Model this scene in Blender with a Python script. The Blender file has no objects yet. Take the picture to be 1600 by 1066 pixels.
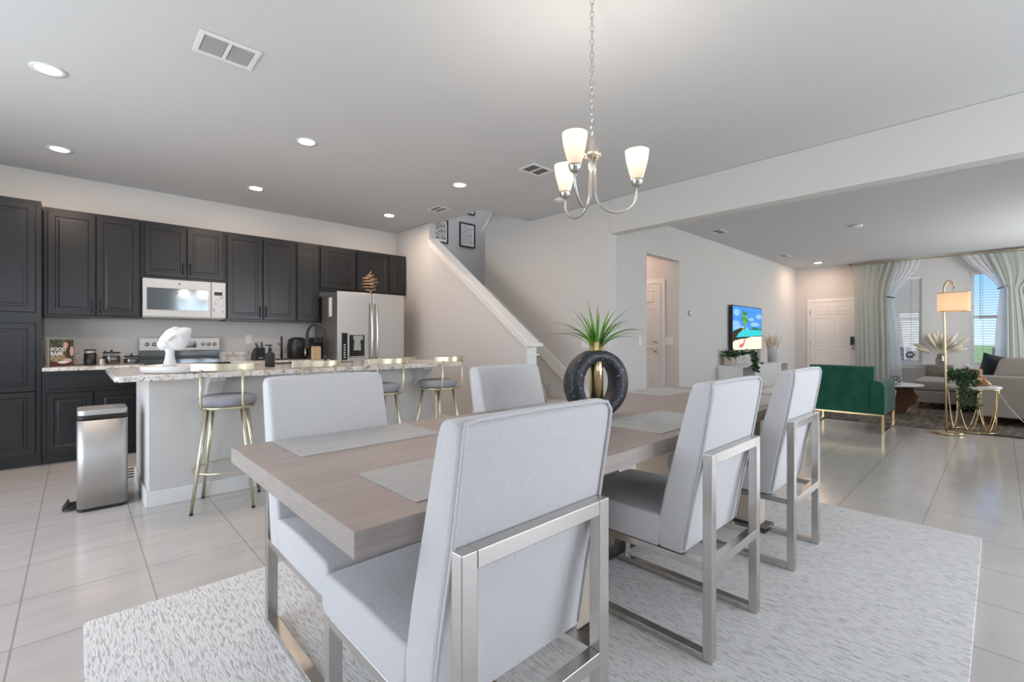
import bpy, bmesh, math, random
from mathutils import Vector, Matrix
random.seed(7)
R = math.radians
PI = math.pi
scene = bpy.context.scene
COL = scene.collection

# ---------------------------------------------------------------- camera / world / lights / exposure
cam_d = bpy.data.cameras.new('camera')
cam = bpy.data.objects.new('camera', cam_d); COL.objects.link(cam)
cam.location = (0, 0, 1.17)
cam.rotation_euler = (R(90), 0, R(46.62 - 90))
cam_d.sensor_width = 36.0
cam_d.lens = 16.2
cam_d.shift_y = -0.0019
cam_d.clip_start = 0.03
cam_d.clip_end = 300
scene.camera = cam

vs = scene.view_settings
scene.display_settings.display_device = 'sRGB'
vs.view_transform = 'Standard'
vs.look = 'None'
vs.gamma = 1.0
vs.use_curve_mapping = False
vs.exposure = 0.50

world = bpy.data.worlds.new('world'); scene.world = world
world.use_nodes = True
wn = world.node_tree
wtc = wn.nodes.new('ShaderNodeTexCoord'); wsep = wn.nodes.new('ShaderNodeSeparateXYZ')
wn.links.new(wtc.outputs['Generated'], wsep.inputs[0])
wr = wn.nodes.new('ShaderNodeValToRGB'); we = wr.color_ramp.elements
we[0].position, we[0].color = 0.0, (.62, .80, .98, 1)
we[1].position, we[1].color = 0.5, (.10, .28, .78, 1)
wk = we.new(.10); wk.color = (.26, .54, .95, 1)
wn.links.new(wsep.outputs[2], wr.inputs[0]); wn.links.new(wr.outputs[0], wn.nodes['Background'].inputs[0])
wn.nodes['Background'].inputs[1].default_value = 1.05

def light(name, kind, loc, rot, energy, color=(1, 1, 1), **kw):
    d = bpy.data.lights.new(name, kind); d.energy = energy; d.color = color
    for k, v in kw.items(): setattr(d, k, v)
    o = bpy.data.objects.new(name, d); COL.objects.link(o)
    o.location = loc; o.rotation_euler = rot
    return o
light('sun', 'SUN', (0, -10, 20), (0, R(-26), 0), 3.6, (1, .95, .88), angle=R(1.0))
# daylight entering by the glazed doors in the wall behind the camera, beside it, and an added living room lamp
DAY = (.96, .98, 1.0)
light('daylight_patio_door', 'AREA', (3.3, -2.36, 1.30), (R(90), 0, 0), 62, DAY, shape='RECTANGLE', size=2.7, size_y=2.15)
light('daylight_dining_window', 'AREA', (-.5, -2.36, 1.75), (R(90), 0, 0), 12, DAY, shape='RECTANGLE', size=1.7, size_y=1.2)
light('living_fill_light', 'AREA', (10.4, -2.36, 1.45), (R(90), 0, 0), 112, DAY, shape='RECTANGLE', size=3.2, size_y=1.8)  # unseen lamp added to brighten the living room
light('daylight_west_window', 'AREA', (-1.87, 3.0, 1.30), (R(90), 0, R(-90)), 64, DAY, shape='RECTANGLE', size=3.5, size_y=2.1)

# ---------------------------------------------------------------- materials
def mat(name, col, rough=.5, metal=0., spec=.5, bump=None, var=None, emit=None, estr=0., alpha=1., coat=0., sheen=0., trans=0.):
    """bump=(scale xyz, strength, detail); var=(scale xyz, other colour, lo, hi)"""
    m = bpy.data.materials.new(name); m.use_nodes = True
    nt = m.node_tree; b = nt.nodes['Principled BSDF']
    def si(k, v):
        if k in b.inputs: b.inputs[k].default_value = v
    si('Base Color', (*col, 1)); si('Roughness', rough); si('Metallic', metal); si('Specular IOR Level', spec)
    si('Coat Weight', coat); si('Sheen Weight', sheen); si('Transmission Weight', trans); si('Alpha', alpha)
    if emit: si('Emission Color', (*emit, 1)); si('Emission Strength', estr)
    tc = None
    def coords(sc):
        nonlocal tc
        tc = tc or nt.nodes.new('ShaderNodeTexCoord')
        mp = nt.nodes.new('ShaderNodeMapping'); nt.links.new(tc.outputs['Object'], mp.inputs[0])
        mp.inputs['Scale'].default_value = sc
        return mp.outputs[0]
    if var:
        n = nt.nodes.new('ShaderNodeTexNoise'); n.inputs['Scale'].default_value = 1; n.inputs['Detail'].default_value = 4
        nt.links.new(coords(var[0]), n.inputs['Vector'])
        r = nt.nodes.new('ShaderNodeMapRange'); r.inputs[1].default_value = var[2]; r.inputs[2].default_value = var[3]
        nt.links.new(n.outputs[0], r.inputs[0])
        mx = nt.nodes.new('ShaderNodeMix'); mx.data_type = 'RGBA'
        mx.inputs[6].default_value = (*col, 1); mx.inputs[7].default_value = (*var[1], 1)
        nt.links.new(r.outputs[0], mx.inputs[0]); nt.links.new(mx.outputs[2], b.inputs['Base Color'])
    if bump:
        n = nt.nodes.new('ShaderNodeTexNoise'); n.inputs['Scale'].default_value = 1; n.inputs['Detail'].default_value = bump[2] if len(bump) > 2 else 2
        nt.links.new(coords(bump[0]), n.inputs['Vector'])
        bp = nt.nodes.new('ShaderNodeBump'); bp.inputs['Strength'].default_value = bump[1]; bp.inputs['Distance'].default_value = .004
        nt.links.new(n.outputs[0], bp.inputs['Height']); nt.links.new(bp.outputs[0], b.inputs['Normal'])
    return m

M = {}
M['wall'] = mat('wall_paint', (.63, .615, .595), .85, spec=.25, bump=((90, 90, 90), .08))
M['wall_up'] = mat('wall_paint_upstairs', (.60, .60, .61), .85, spec=.25)
M['ceiling'] = mat('ceiling_paint', (.61, .612, .61), .9, spec=.2, bump=((38, 38, 38), .30, 4))
M['trim'] = mat('white_trim_paint', (.80, .79, .775), .45, spec=.4)
M['door'] = mat('white_door_paint', (.78, .755, .725), .45, spec=.4)
M['cab'] = mat('espresso_cabinet', (.012, .012, .0135), .27, spec=.55, bump=((26, 26, 26), .04))
M['duct_shade'] = mat('duct_shade_black', (.008, .008, .008), .7)  # near-black paint for the shade inside the ceiling ducts
M['black'] = mat('black_plastic', (.012, .012, .013), .38)
M['matteblack'] = mat('matte_black', (.018, .018, .018), .6)
M['glassblack'] = mat('black_glass', (.012, .014, .016), .06, spec=.8)
M['steel'] = mat('brushed_stainless', (.56, .55, .53), .46, 1., bump=((4, 4, 500), .05))
M['steel_side'] = mat('fridge_side_grey', (.24, .225, .21), .45, .6)
M['nickel'] = mat('brushed_nickel', (.60, .58, .55), .26, 1., bump=((200, 6, 6), .04))
M['chrome'] = mat('satin_chrome', (.62, .61, .59), .17, 1.)
M['darksteel'] = mat('dark_steel', (.14, .125, .115), .3, 1.)
M['champagne'] = mat('champagne_gold_metal', (.72, .67, .50), .30, 1.)
M['gold'] = mat('polished_gold', (.80, .61, .33), .18, 1.)
M['brass'] = mat('antique_brass', (.66, .52, .32), .28, 1.)
M['copper'] = mat('copper_wire', (.72, .47, .28), .22, 1.)
M['linen'] = mat('pale_grey_linen', (.69, .68, .685), .95, spec=.15, sheen=.2, bump=((400, 400, 900), .3, 2), var=((110, 130, 800), (.59, .583, .595), .36, .68))
M['seatgrey'] = mat('grey_vinyl', (.30, .305, .34), .55, spec=.35, bump=((40, 40, 40), .1))
M['wood'] = mat('taupe_oak', (.36, .295, .262), .42, spec=.35, bump=((3, 70, 70), .10, 5), var=((2.2, 26, 26), (.43, .365, .33), .30, .75))
M['woodedge'] = mat('taupe_oak_edge', (.35, .31, .28), .5, spec=.35, bump=((3, 60, 160), .15, 5), var=((2.5, 12, 90), (.43, .385, .35), .3, .75))
M['cream'] = mat('cream_wood', (.62, .53, .42), .5)
M['placemat'] = mat('silver_woven_vinyl', (.46, .445, .43), .6, spec=.3, bump=((14, 240, 240), .4, 3), var=((10, 150, 150), (.56, .545, .53), .3, .7))
M['tray'] = mat('white_marble', (.72, .70, .68), .25, spec=.5, var=((7, 7, 7), (.66, .62, .58), .56, .72))
M['ceramic'] = mat('white_plaster_ceramic', (.70, .695, .695), .55, bump=((60, 60, 60), .12, 4))
M['white'] = mat('white_gloss', (.82, .82, .81), .25)
M['whitepl'] = mat('white_plastic', (.80, .79, .78), .4)
M['velvet'] = mat('emerald_velvet', (.008, .072, .042), .75, spec=.2, sheen=.2, bump=((60, 60, 60), .15, 4), var=((6, 6, 6), (.014, .11, .066), .35, .7))
M['sofa'] = mat('beige_chenille', (.44, .395, .35), .95, spec=.1, bump=((300, 300, 300), .3), var=((150, 150, 150), (.52, .47, .42), .35, .7))
M['ottoman'] = mat('taupe_chaise_fabric', (.34, .305, .275), .95, spec=.1, bump=((300, 300, 300), .3))
M['pillow'] = mat('teal_black_velvet', (.018, .03, .035), .85, sheen=.4)
M['walnut'] = mat('walnut_stain', (.11, .045, .02), .4, var=((4, 4, 40), (.17, .075, .035), .35, .7))
M['amberwood'] = mat('honey_wood', (.42, .19, .075), .4, var=((5, 5, 40), (.52, .26, .11), .35, .7))
M['bamboo'] = mat('bamboo_board', (.62, .42, .22), .5, var=((60, 5, 5), (.72, .53, .31), .35, .65))
M['livrug'] = mat('brown_living_rug', (.13, .105, .085), .95, spec=.1, bump=((60, 60, 60), .5), var=((3, 14, 3), (.24, .20, .165), .42, .62))
M['drape'] = mat('sage_drape', (.36, .38, .34), .9, spec=.15, bump=((500, 500, 500), .15))
M['leaf'] = mat('bright_leaf', (.17, .40, .04), .45, var=((14, 14, 14), (.04, .17, .02), .45, .65))
M['leafdark'] = mat('dark_leaf', (.02, .06, .018), .5, var=((20, 20, 20), (.05, .12, .035), .4, .65))
M['pampas'] = mat('dried_pampas', (.66, .60, .47), .95, spec=.1)
M['pampastan'] = mat('dried_tan_grass', (.62, .47, .33), .95, spec=.1)
M['smoke'] = mat('taupe_mirror', (.34, .30, .26), .12, .8)
M['jarfill'] = mat('roasted_beans', (.045, .03, .022), .7, bump=((60, 60, 60), .8))
M['mirrorglass'] = mat('reflective_dark_glass', (.20, .23, .25), .08, .75)
M['louver'] = mat('shaded_louver_grey', (.40, .40, .40), .5)  # white louvers with their shade put into the colour
M['knobgrey'] = mat('grey_resin', (.22, .21, .20), .6)
M['paper'] = mat('paper_white', (.84, .83, .80), .7)
M['artink'] = mat('print_ink', (.55, .56, .56), .7, var=((28, 28, 28), (.12, .12, .13), .50, .60))
M['artink2'] = mat('print_ink_light', (.66, .65, .68), .7, var=((22, 22, 22), (.25, .24, .27), .57, .64))
M['brick'] = mat('neighbour_stucco', (.38, .31, .27), .9)
M['roof'] = mat('neighbour_roof', (.20, .17, .15), .9)
M['grass'] = mat('lawn', (.16, .27, .06), .95, var=((2, 2, 2), (.26, .34, .10), .4, .6))
M['hedge'] = mat('hedge_leaf', (.09, .13, .05), .9, bump=((9, 9, 9), 1., 6), var=((7, 7, 7), (.20, .24, .11), .4, .6))
M['glow'] = mat('lit_lens', (1, .97, .92), .5, emit=(1, .93, .84), estr=9.)
M['bulb'] = mat('lit_bulb', (1, .97, .92), .5, emit=(1, .88, .72), estr=6.)

def glass(name, tint=(1, 1, 1), gloss=.10, rough=.02):
    m = bpy.data.materials.new(name); m.use_nodes = True; nt = m.node_tree
    nt.nodes.remove(nt.nodes['Principled BSDF'])
    t = nt.nodes.new('ShaderNodeBsdfTransparent'); t.inputs[0].default_value = (*tint, 1)
    g = nt.nodes.new('ShaderNodeBsdfGlossy'); g.inputs['Roughness'].default_value = rough
    x = nt.nodes.new('ShaderNodeMixShader'); x.inputs[0].default_value = gloss
    nt.links.new(t.outputs[0], x.inputs[1]); nt.links.new(g.outputs[0], x.inputs[2])
    nt.links.new(x.outputs[0], nt.nodes['Material Output'].inputs[0])
    return m
M['pane'] = glass('window_glass', (.97, .98, .98), .06)
M['clear'] = glass('clear_jar_glass', (.93, .94, .93), .16)
M['amber'] = glass('smoked_glass', (.72, .66, .60), .16)

def translucent(name, col, tr, fac, transp=0.):
    m = bpy.data.materials.new(name); m.use_nodes = True; nt = m.node_tree
    nt.nodes.remove(nt.nodes['Principled BSDF'])
    d = nt.nodes.new('ShaderNodeBsdfDiffuse'); d.inputs[0].default_value = (*col, 1)
    t = nt.nodes.new('ShaderNodeBsdfTranslucent'); t.inputs[0].default_value = (*tr, 1)
    x = nt.nodes.new('ShaderNodeMixShader'); x.inputs[0].default_value = fac
    nt.links.new(d.outputs[0], x.inputs[1]); nt.links.new(t.outputs[0], x.inputs[2])
    out = x
    if transp:
        p = nt.nodes.new('ShaderNodeBsdfTransparent'); y = nt.nodes.new('ShaderNodeMixShader'); y.inputs[0].default_value = transp
        nt.links.new(x.outputs[0], y.inputs[1]); nt.links.new(p.outputs[0], y.inputs[2]); out = y
    nt.links.new(out.outputs[0], nt.nodes['Material Output'].inputs[0])
    return m
M['sheer'] = translucent('white_sheer', (.86, .86, .88), (.90, .90, .93), .5, .10)
def shade_glass(name, col, estr):
    m = translucent(name, col, col, .5)
    nt = m.node_tree; e = nt.nodes.new('ShaderNodeEmission'); e.inputs[0].default_value = (*col, 1); e.inputs[1].default_value = estr
    a = nt.nodes.new('ShaderNodeAddShader'); out = nt.nodes['Material Output']
    prev = out.inputs[0].links[0].from_socket
    nt.links.new(prev, a.inputs[0]); nt.links.new(e.outputs[0], a.inputs[1]); nt.links.new(a.outputs[0], out.inputs[0])
    return m
M['frost'] = shade_glass('frosted_lit_glass', (.62, .55, .49), .16)
M['lampshade'] = shade_glass('lit_linen_shade', (.86, .66, .46), .32)

def emissive(name, col, s=1.0):
    m = bpy.data.materials.new(name); m.use_nodes = True; nt = m.node_tree
    nt.nodes.remove(nt.nodes['Principled BSDF'])
    e = nt.nodes.new('ShaderNodeEmission'); e.inputs[0].default_value = (*col, 1); e.inputs[1].default_value = s
    nt.links.new(e.outputs[0], nt.nodes['Material Output'].inputs[0])
    return m

def granite(name):
    m = bpy.data.materials.new(name); m.use_nodes = True; nt = m.node_tree; b = nt.nodes['Principled BSDF']
    b.inputs['Roughness'].default_value = .14
    tc = nt.nodes.new('ShaderNodeTexCoord')
    def ramp(src, stops):
        r = nt.nodes.new('ShaderNodeValToRGB'); nt.links.new(src, r.inputs[0])
        e = r.color_ramp.elements
        e[0].position, e[0].color = stops[0][0], (*stops[0][1], 1)
        e[1].position, e[1].color = stops[-1][0], (*stops[-1][1], 1)
        for p, c in stops[1:-1]:
            k = e.new(p); k.color = (*c, 1)
        return r
    n = nt.nodes.new('ShaderNodeTexNoise'); n.inputs['Scale'].default_value = 22; n.inputs['Detail'].default_value = 6
    nt.links.new(tc.outputs['Object'], n.inputs['Vector'])
    base = ramp(n.outputs[0], [(.32, (.42, .33, .27)), (.45, (.72, .66, .60)), (.62, (.82, .79, .75))])
    v = nt.nodes.new('ShaderNodeTexNoise'); v.inputs['Scale'].default_value = 75; v.inputs['Detail'].default_value = 3
    nt.links.new(tc.outputs['Object'], v.inputs['Vector'])
    sp = ramp(v.outputs[0], [(.60, (0, 0, 0)), (.66, (1, 1, 1))])
    mx = nt.nodes.new('ShaderNodeMix'); mx.data_type = 'RGBA'
    nt.links.new(sp.outputs[0], mx.inputs[0]); nt.links.new(base.outputs[0], mx.inputs[6]); mx.inputs[7].default_value = (.06, .05, .05, 1)
    nt.links.new(mx.outputs[2], b.inputs['Base Color'])
    return m
M['granite'] = granite('speckled_granite')

def tile_mat():
    m = bpy.data.materials.new('porcelain_floor_tile'); m.use_nodes = True; nt = m.node_tree; b = nt.nodes['Principled BSDF']
    tc = nt.nodes.new('ShaderNodeTexCoord')
    mp = nt.nodes.new('ShaderNodeMapping'); mp.inputs['Location'].default_value = (.18 + .444 * 20, -.336 + .444 * 20, 0)
    nt.links.new(tc.outputs['Object'], mp.inputs[0])
    br = nt.nodes.new('ShaderNodeTexBrick'); br.offset = 0; br.squash = 1
    br.inputs['Scale'].default_value = 1; br.inputs['Brick Width'].default_value = .444; br.inputs['Row Height'].default_value = .444
    br.inputs['Mortar Size'].default_value = .0036; br.inputs['Mortar Smooth'].default_value = .1; br.inputs['Bias'].default_value = 0
    br.inputs['Color1'].default_value = (.53, .495, .46, 1); br.inputs['Color2'].default_value = (.55, .515, .48, 1); br.inputs['Mortar'].default_value = (.36, .335, .30, 1)
    nt.links.new(mp.outputs[0], br.inputs['Vector'])
    n = nt.nodes.new('ShaderNodeTexNoise'); n.inputs['Scale'].default_value = 1; n.inputs['Detail'].default_value = 5
    mp2 = nt.nodes.new('ShaderNodeMapping'); mp2.inputs['Scale'].default_value = (2.5, 12, 1); nt.links.new(tc.outputs['Object'], mp2.inputs[0])
    nt.links.new(mp2.outputs[0], n.inputs['Vector'])
    r = nt.nodes.new('ShaderNodeMapRange'); r.inputs[1].default_value = .3; r.inputs[2].default_value = .7; r.inputs[3].default_value = .94; r.inputs[4].default_value = 1.05
    nt.links.new(n.outputs[0], r.inputs[0])
    mx = nt.nodes.new('ShaderNodeMix'); mx.data_type = 'RGBA'; mx.blend_type = 'MULTIPLY'; mx.inputs[0].default_value = 1
    nt.links.new(br.outputs['Color'], mx.inputs[6]); nt.links.new(r.outputs[0], mx.inputs[7])
    nt.links.new(mx.outputs[2], b.inputs['Base Color'])
    b.inputs['Roughness'].default_value = .16; b.inputs['Specular IOR Level'].default_value = .7
    bp = nt.nodes.new('ShaderNodeBump'); bp.inputs['Strength'].default_value = .25; bp.inputs['Distance'].default_value = .002; bp.invert = True
    nt.links.new(br.outputs['Fac'], bp.inputs['Height']); nt.links.new(bp.outputs[0], b.inputs['Normal'])
    return m
M['tile'] = tile_mat()

def rug_mat():
    m = mat('ivory_grey_rug', (.60, .59, .575), .98, spec=.05)
    nt = m.node_tree; b = nt.nodes['Principled BSDF']
    tc = nt.nodes.new('ShaderNodeTexCoord'); mp = nt.nodes.new('ShaderNodeMapping'); mp.inputs['Scale'].default_value = (120, 21, 1)
    nt.links.new(tc.outputs['Object'], mp.inputs[0])
    n = nt.nodes.new('ShaderNodeTexNoise'); n.inputs['Scale'].default_value = 1; n.inputs['Detail'].default_value = 3; n.inputs['Distortion'].default_value = .6
    nt.links.new(mp.outputs[0], n.inputs['Vector'])
    r = nt.nodes.new('ShaderNodeValToRGB'); e = r.color_ramp.elements
    e[0].position, e[0].color = .34, (.50, .49, .475, 1); e[1].position, e[1].color = .50, (.76, .75, .73, 1)
    nt.links.new(n.outputs[0], r.inputs[0]); nt.links.new(r.outputs[0], b.inputs['Base Color'])
    bp = nt.nodes.new('ShaderNodeBump'); bp.inputs['Strength'].default_value = .9; bp.inputs['Distance'].default_value = .006
    nt.links.new(n.outputs[0], bp.inputs['Height']); nt.links.new(bp.outputs[0], b.inputs['Normal'])
    return m
M['rug'] = rug_mat()

def speckle_ring():
    m = mat('black_speckled_stone', (.02, .024, .03), .45, bump=((50, 50, 50), .4, 4), var=((95, 95, 95), (.40, .42, .44), .63, .70))
    return m
M['ring'] = speckle_ring()

def stripe_mat():
    m = bpy.data.materials.new('black_white_mat'); m.use_nodes = True; nt = m.node_tree; b = nt.nodes['Principled BSDF']
    tc = nt.nodes.new('ShaderNodeTexCoord'); w = nt.nodes.new('ShaderNodeTexWave'); w.bands_direction = 'Y'
    w.inputs['Scale'].default_value = 3.0; w.inputs['Distortion'].default_value = 1.2
    nt.links.new(tc.outputs['Object'], w.inputs['Vector'])
    r = nt.nodes.new('ShaderNodeValToRGB'); r.color_ramp.interpolation = 'CONSTANT'
    e = r.color_ramp.elements; e[0].position, e[0].color = 0, (.015, .015, .015, 1); e[1].position, e[1].color = .5, (.66, .60, .55, 1)
    nt.links.new(w.outputs[0], r.inputs[0]); nt.links.new(r.outputs[0], b.inputs['Base Color']); b.inputs['Roughness'].default_value = .95
    return m
M['zebra'] = stripe_mat()

# ---------------------------------------------------------------- mesh builder
class MB:
    def __init__(s): s.v = []; s.f = []; s.m = []; s.sm = []
    def add(s, vs, fs, mi=0, smooth=False):
        b = len(s.v); s.v += [tuple(p) for p in vs]
        for f in fs: s.f.append([b + i for i in f]); s.m.append(mi); s.sm.append(smooth)
        return s
    def box(s, x0, y0, z0, x1, y1, z1, mi=0):
        x0, x1 = min(x0, x1), max(x0, x1); y0, y1 = min(y0, y1), max(y0, y1); z0, z1 = min(z0, z1), max(z0, z1)
        return s.add([(x0, y0, z0), (x1, y0, z0), (x1, y1, z0), (x0, y1, z0), (x0, y0, z1), (x1, y0, z1), (x1, y1, z1), (x0, y1, z1)],
                     [(0, 3, 2, 1), (4, 5, 6, 7), (0, 1, 5, 4), (1, 2, 6, 5), (2, 3, 7, 6), (3, 0, 4, 7)], mi)
    def prism(s, poly, fn, a, b, mi=0, smooth=False):
        """poly: 2D points; fn(u, v, w) -> 3D; extruded from w=a to w=b"""
        n = len(poly)
        vs_ = [fn(u, v, a) for u, v in poly] + [fn(u, v, b) for u, v in poly]
        fs = [tuple(range(n))[::-1], tuple(range(n, 2 * n))]
        s.add(vs_, fs, mi)
        bs = len(s.v) - 2 * n
        for i in range(n):
            j = (i + 1) % n
            s.f.append([bs + i, bs + j, bs + n + j, bs + n + i]); s.m.append(mi); s.sm.append(smooth)
        return s
    def tube(s, pts, r, n=8, mi=0, closed=False, cap=True, smooth=True):
        pts = [Vector(p) for p in pts]; N = len(pts)
        rs = r if isinstance(r, (list, tuple)) else [r] * N
        tang = []
        for i in range(N):
            if closed: t = pts[(i + 1) % N] - pts[i - 1]
            else: t = pts[min(i + 1, N - 1)] - pts[max(i - 1, 0)]
            tang.append(t.normalized() if t.length > 1e-9 else Vector((0, 0, 1)))
        up = Vector((0, 0, 1)) if abs(tang[0].z) < .9 else Vector((1, 0, 0))
        x = tang[0].cross(up).normalized()
        vs_ = []
        for i in range(N):
            t = tang[i]; x = (x - t * x.dot(t))
            x = x.normalized() if x.length > 1e-6 else t.orthogonal().normalized()
            y = t.cross(x)
            for k in range(n):
                a = 2 * PI * k / n
                vs_.append(pts[i] + (x * math.cos(a) + y * math.sin(a)) * rs[i])
        fs = []
        for i in range(N if closed else N - 1):
            for k in range(n):
                a = i * n + k; b = i * n + (k + 1) % n; j = (i + 1) % N
                fs.append((a, b, j * n + (k + 1) % n, j * n + k))
        s.add(vs_, fs, mi, smooth)
        if cap and not closed:
            bs = len(s.v) - N * n
            s.f.append([bs + k for k in range(n)][::-1]); s.m.append(mi); s.sm.append(False)
            s.f.append([bs + (N - 1) * n + k for k in range(n)]); s.m.append(mi); s.sm.append(False)
        return s
    def cyl(s, p0, p1, r0, r1=None, n=16, mi=0): return s.tube([p0, p1], [r0, r0 if r1 is None else r1], n, mi)
    def lathe(s, prof, c=(0, 0, 0), n=24, mi=0, ax='z', sx=1., sy=1., smooth=True, cap=True):
        vs_ = []
        for r, z in prof:
            for k in range(n):
                a = 2 * PI * k / n; u, v = r * math.cos(a) * sx, r * math.sin(a) * sy
                p = {'z': (u, v, z), 'y': (u, z, v), 'x': (z, u, v)}[ax]
                vs_.append((c[0] + p[0], c[1] + p[1], c[2] + p[2]))
        fs = []
        for i in range(len(prof) - 1):
            for k in range(n):
                fs.append((i * n + k, i * n + (k + 1) % n, (i + 1) * n + (k + 1) % n, (i + 1) * n + k))
        s.add(vs_, fs, mi, smooth)
        bs = len(s.v) - len(prof) * n
        if not cap: return s
        if prof[0][0] > 1e-4: s.f.append([bs + k for k in range(n)][::-1]); s.m.append(mi); s.sm.append(False)
        if prof[-1][0] > 1e-4: s.f.append([bs + (len(prof) - 1) * n + k for k in range(n)]); s.m.append(mi); s.sm.append(False)
        return s
    def ball(s, c, r, n=12, mi=0, sz=1.):
        prof = [(max(1e-5, r * math.sin(PI * i / n)), -r * sz * math.cos(PI * i / n)) for i in range(n + 1)]
        return s.lathe(prof, c, n * 2 if n < 10 else 20, mi)
    def blade(s, base, dirn, length, width, droop, n=7, mi=0, up=1.0):
        """a curved tapering grass blade with a folded middle"""
        d = Vector((dirn[0], dirn[1], 0)).normalized() if (dirn[0] or dirn[1]) else Vector((1, 0, 0))
        side = Vector((-d.y, d.x, 0))
        p = Vector(base); ang = up; st = length / n; row = []
        for i in range(n + 1):
            t = i / n; w = width * (1 - t ** 2.2) * (.55 + .45 * min(1, t * 4)) * .5
            nrm = Vector((-math.sin(ang) * d.x, -math.sin(ang) * d.y, math.cos(ang)))
            row.append((p - side * w, p - nrm * w * .45, p + side * w))
            p = p + (d * math.cos(ang) + Vector((0, 0, math.sin(ang)))) * st
            ang -= droop / n
        vs_ = [q for tr in row for q in tr]; fs = []
        for i in range(n):
            a = i * 3; fs += [(a, a + 1, a + 4, a + 3), (a + 1, a + 2, a + 5, a + 4)]
        return s.add(vs_, fs, mi, True)
    def leafq(s, c, size, rnd, mi=0):
        d = Vector((rnd.uniform(-1, 1), rnd.uniform(-1, 1), rnd.uniform(-.9, .6))).normalized()
        x = d.orthogonal().normalized(); c = Vector(c); y = d.cross(x)
        return s.add([c, c + d * size * .5 + x * size * .28 + y * size * .06, c + d * size, c + d * size * .5 - x * size * .28 + y * size * .06], [(0, 1, 2, 3)], mi)
    def xf(s, mtx, start=0):
        s.v[start:] = [tuple(mtx @ Vector(p)) for p in s.v[start:]]; return s
    def build(s, name, mats, parent=None, loc=None, bevel=0, seg=2, smooth=None, subsurf=0, hard=True):
        me = bpy.data.meshes.new(name); me.from_pydata(s.v, [], s.f)
        mats = mats if isinstance(mats, (list, tuple)) else [mats]
        for m in mats: me.materials.append(M[m] if isinstance(m, str) else m)
        for i, p in enumerate(me.polygons):
            p.material_index = s.m[i]; p.use_smooth = s.sm[i] if smooth is None else smooth
        bm = bmesh.new(); bm.from_mesh(me); bmesh.ops.recalc_face_normals(bm, faces=bm.faces); bm.to_mesh(me); bm.free()
        o = bpy.data.objects.new(name, me); COL.objects.link(o)
        if parent: o.parent = parent
        if loc: o.location = loc
        if bevel:
            b = o.modifiers.new('bevel', 'BEVEL'); b.width = bevel; b.segments = seg; b.limit_method = 'ANGLE'; b.angle_limit = R(30)
            b.harden_normals = hard
            for p in me.polygons: p.use_smooth = True
            try: me.set_sharp_from_angle(angle=R(45)) if bevel < .004 else None
            except Exception: pass
        if subsurf:
            m_ = o.modifiers.new('subsurf', 'SUBSURF'); m_.levels = subsurf; m_.render_levels = subsurf
        return o

def tag(o, label, cat, group=None):
    o['label'] = label; o['category'] = cat
    if group: o['group'] = group
    return o
def thing(name, label, cat, loc=(0, 0, 0), rz=0., group=None):
    o = bpy.data.objects.new(name, None); o.empty_display_size = .1; COL.objects.link(o)
    o.location = loc; o.rotation_euler = (0, 0, rz)
    return tag(o, label, cat, group)
def struct(o): o['kind'] = 'structure'; return o
def sroot(name, loc=(0, 0, 0), rz=0.):
    o = bpy.data.objects.new(name, None); o.empty_display_size = .1; COL.objects.link(o); o.location = loc; o.rotation_euler = (0, 0, rz)
    return struct(o)
def dup(root, loc, rz, label, group=None):
    r = root.copy(); COL.objects.link(r); r.location = loc; r.rotation_euler = (0, 0, rz); r['label'] = label
    if group: r['group'] = group
    def kids(src, dst):
        for ch in list(src.children):
            c = ch.copy(); COL.objects.link(c); c.parent = dst
            kids(ch, c)
    kids(root, r)
    return r
def arc(c, r, a0, a1, n, f):
    return [f(c[0] + r * math.cos(a0 + (a1 - a0) * i / n), c[1] + r * math.sin(a0 + (a1 - a0) * i / n)) for i in range(n + 1)]
XY = lambda u, v, w: (u, v, w)
YZ = lambda u, v, w: (w, u, v)     # polygon in (y,z), extruded along x
XZ = lambda u, v, w: (u, w, v)     # polygon in (x,z), extruded along y
def rrect(x0, y0, x1, y1, r, n=5):
    out = []
    for cx, cy, a in ((x1 - r, y1 - r, 0), (x0 + r, y1 - r, PI / 2), (x0 + r, y0 + r, PI), (x1 - r, y0 + r, 3 * PI / 2)):
        for i in range(n + 1):
            t = a + PI / 2 * i / n; out.append((cx + r * math.cos(t), cy + r * math.sin(t)))
    return out

# ---------------------------------------------------------------- the room shell
ZC = 2.87           # ceiling height
XS, XB, YK, YT, XD = 3.74, 4.72, 6.68, 3.42, 12.75
YS, XW = -2.3, -1.8
def wall_boxes(mb, axis, c0, c1, a0, a1, z0, z1, holes):
    """wall slab between c0..c1 across its thickness, a0..a1 along; holes = (a0,a1,z0,z1)"""
    def bx(p, q, r_, s_):
        if q - p < 1e-4 or s_ - r_ < 1e-4: return
        mb.box(c0, p, r_, c1, q, s_) if axis == 'x' else mb.box(p, c0, r_, q, c1, s_)
    cur = a0
    for h0, h1, hz0, hz1 in sorted(holes):
        bx(cur, h0, z0, z1); bx(h0, h1, z0, hz0); bx(h0, h1, hz1, z1); cur = h1
    bx(cur, a1, z0, z1)
def swall(name, axis, c0, c1, a0, a1, z0=0, z1=ZC, holes=(), m='wall'):
    mb = MB(); wall_boxes(mb, axis, c0, c1, a0, a1, z0, z1, holes); return struct(mb.build(name, m))

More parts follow.
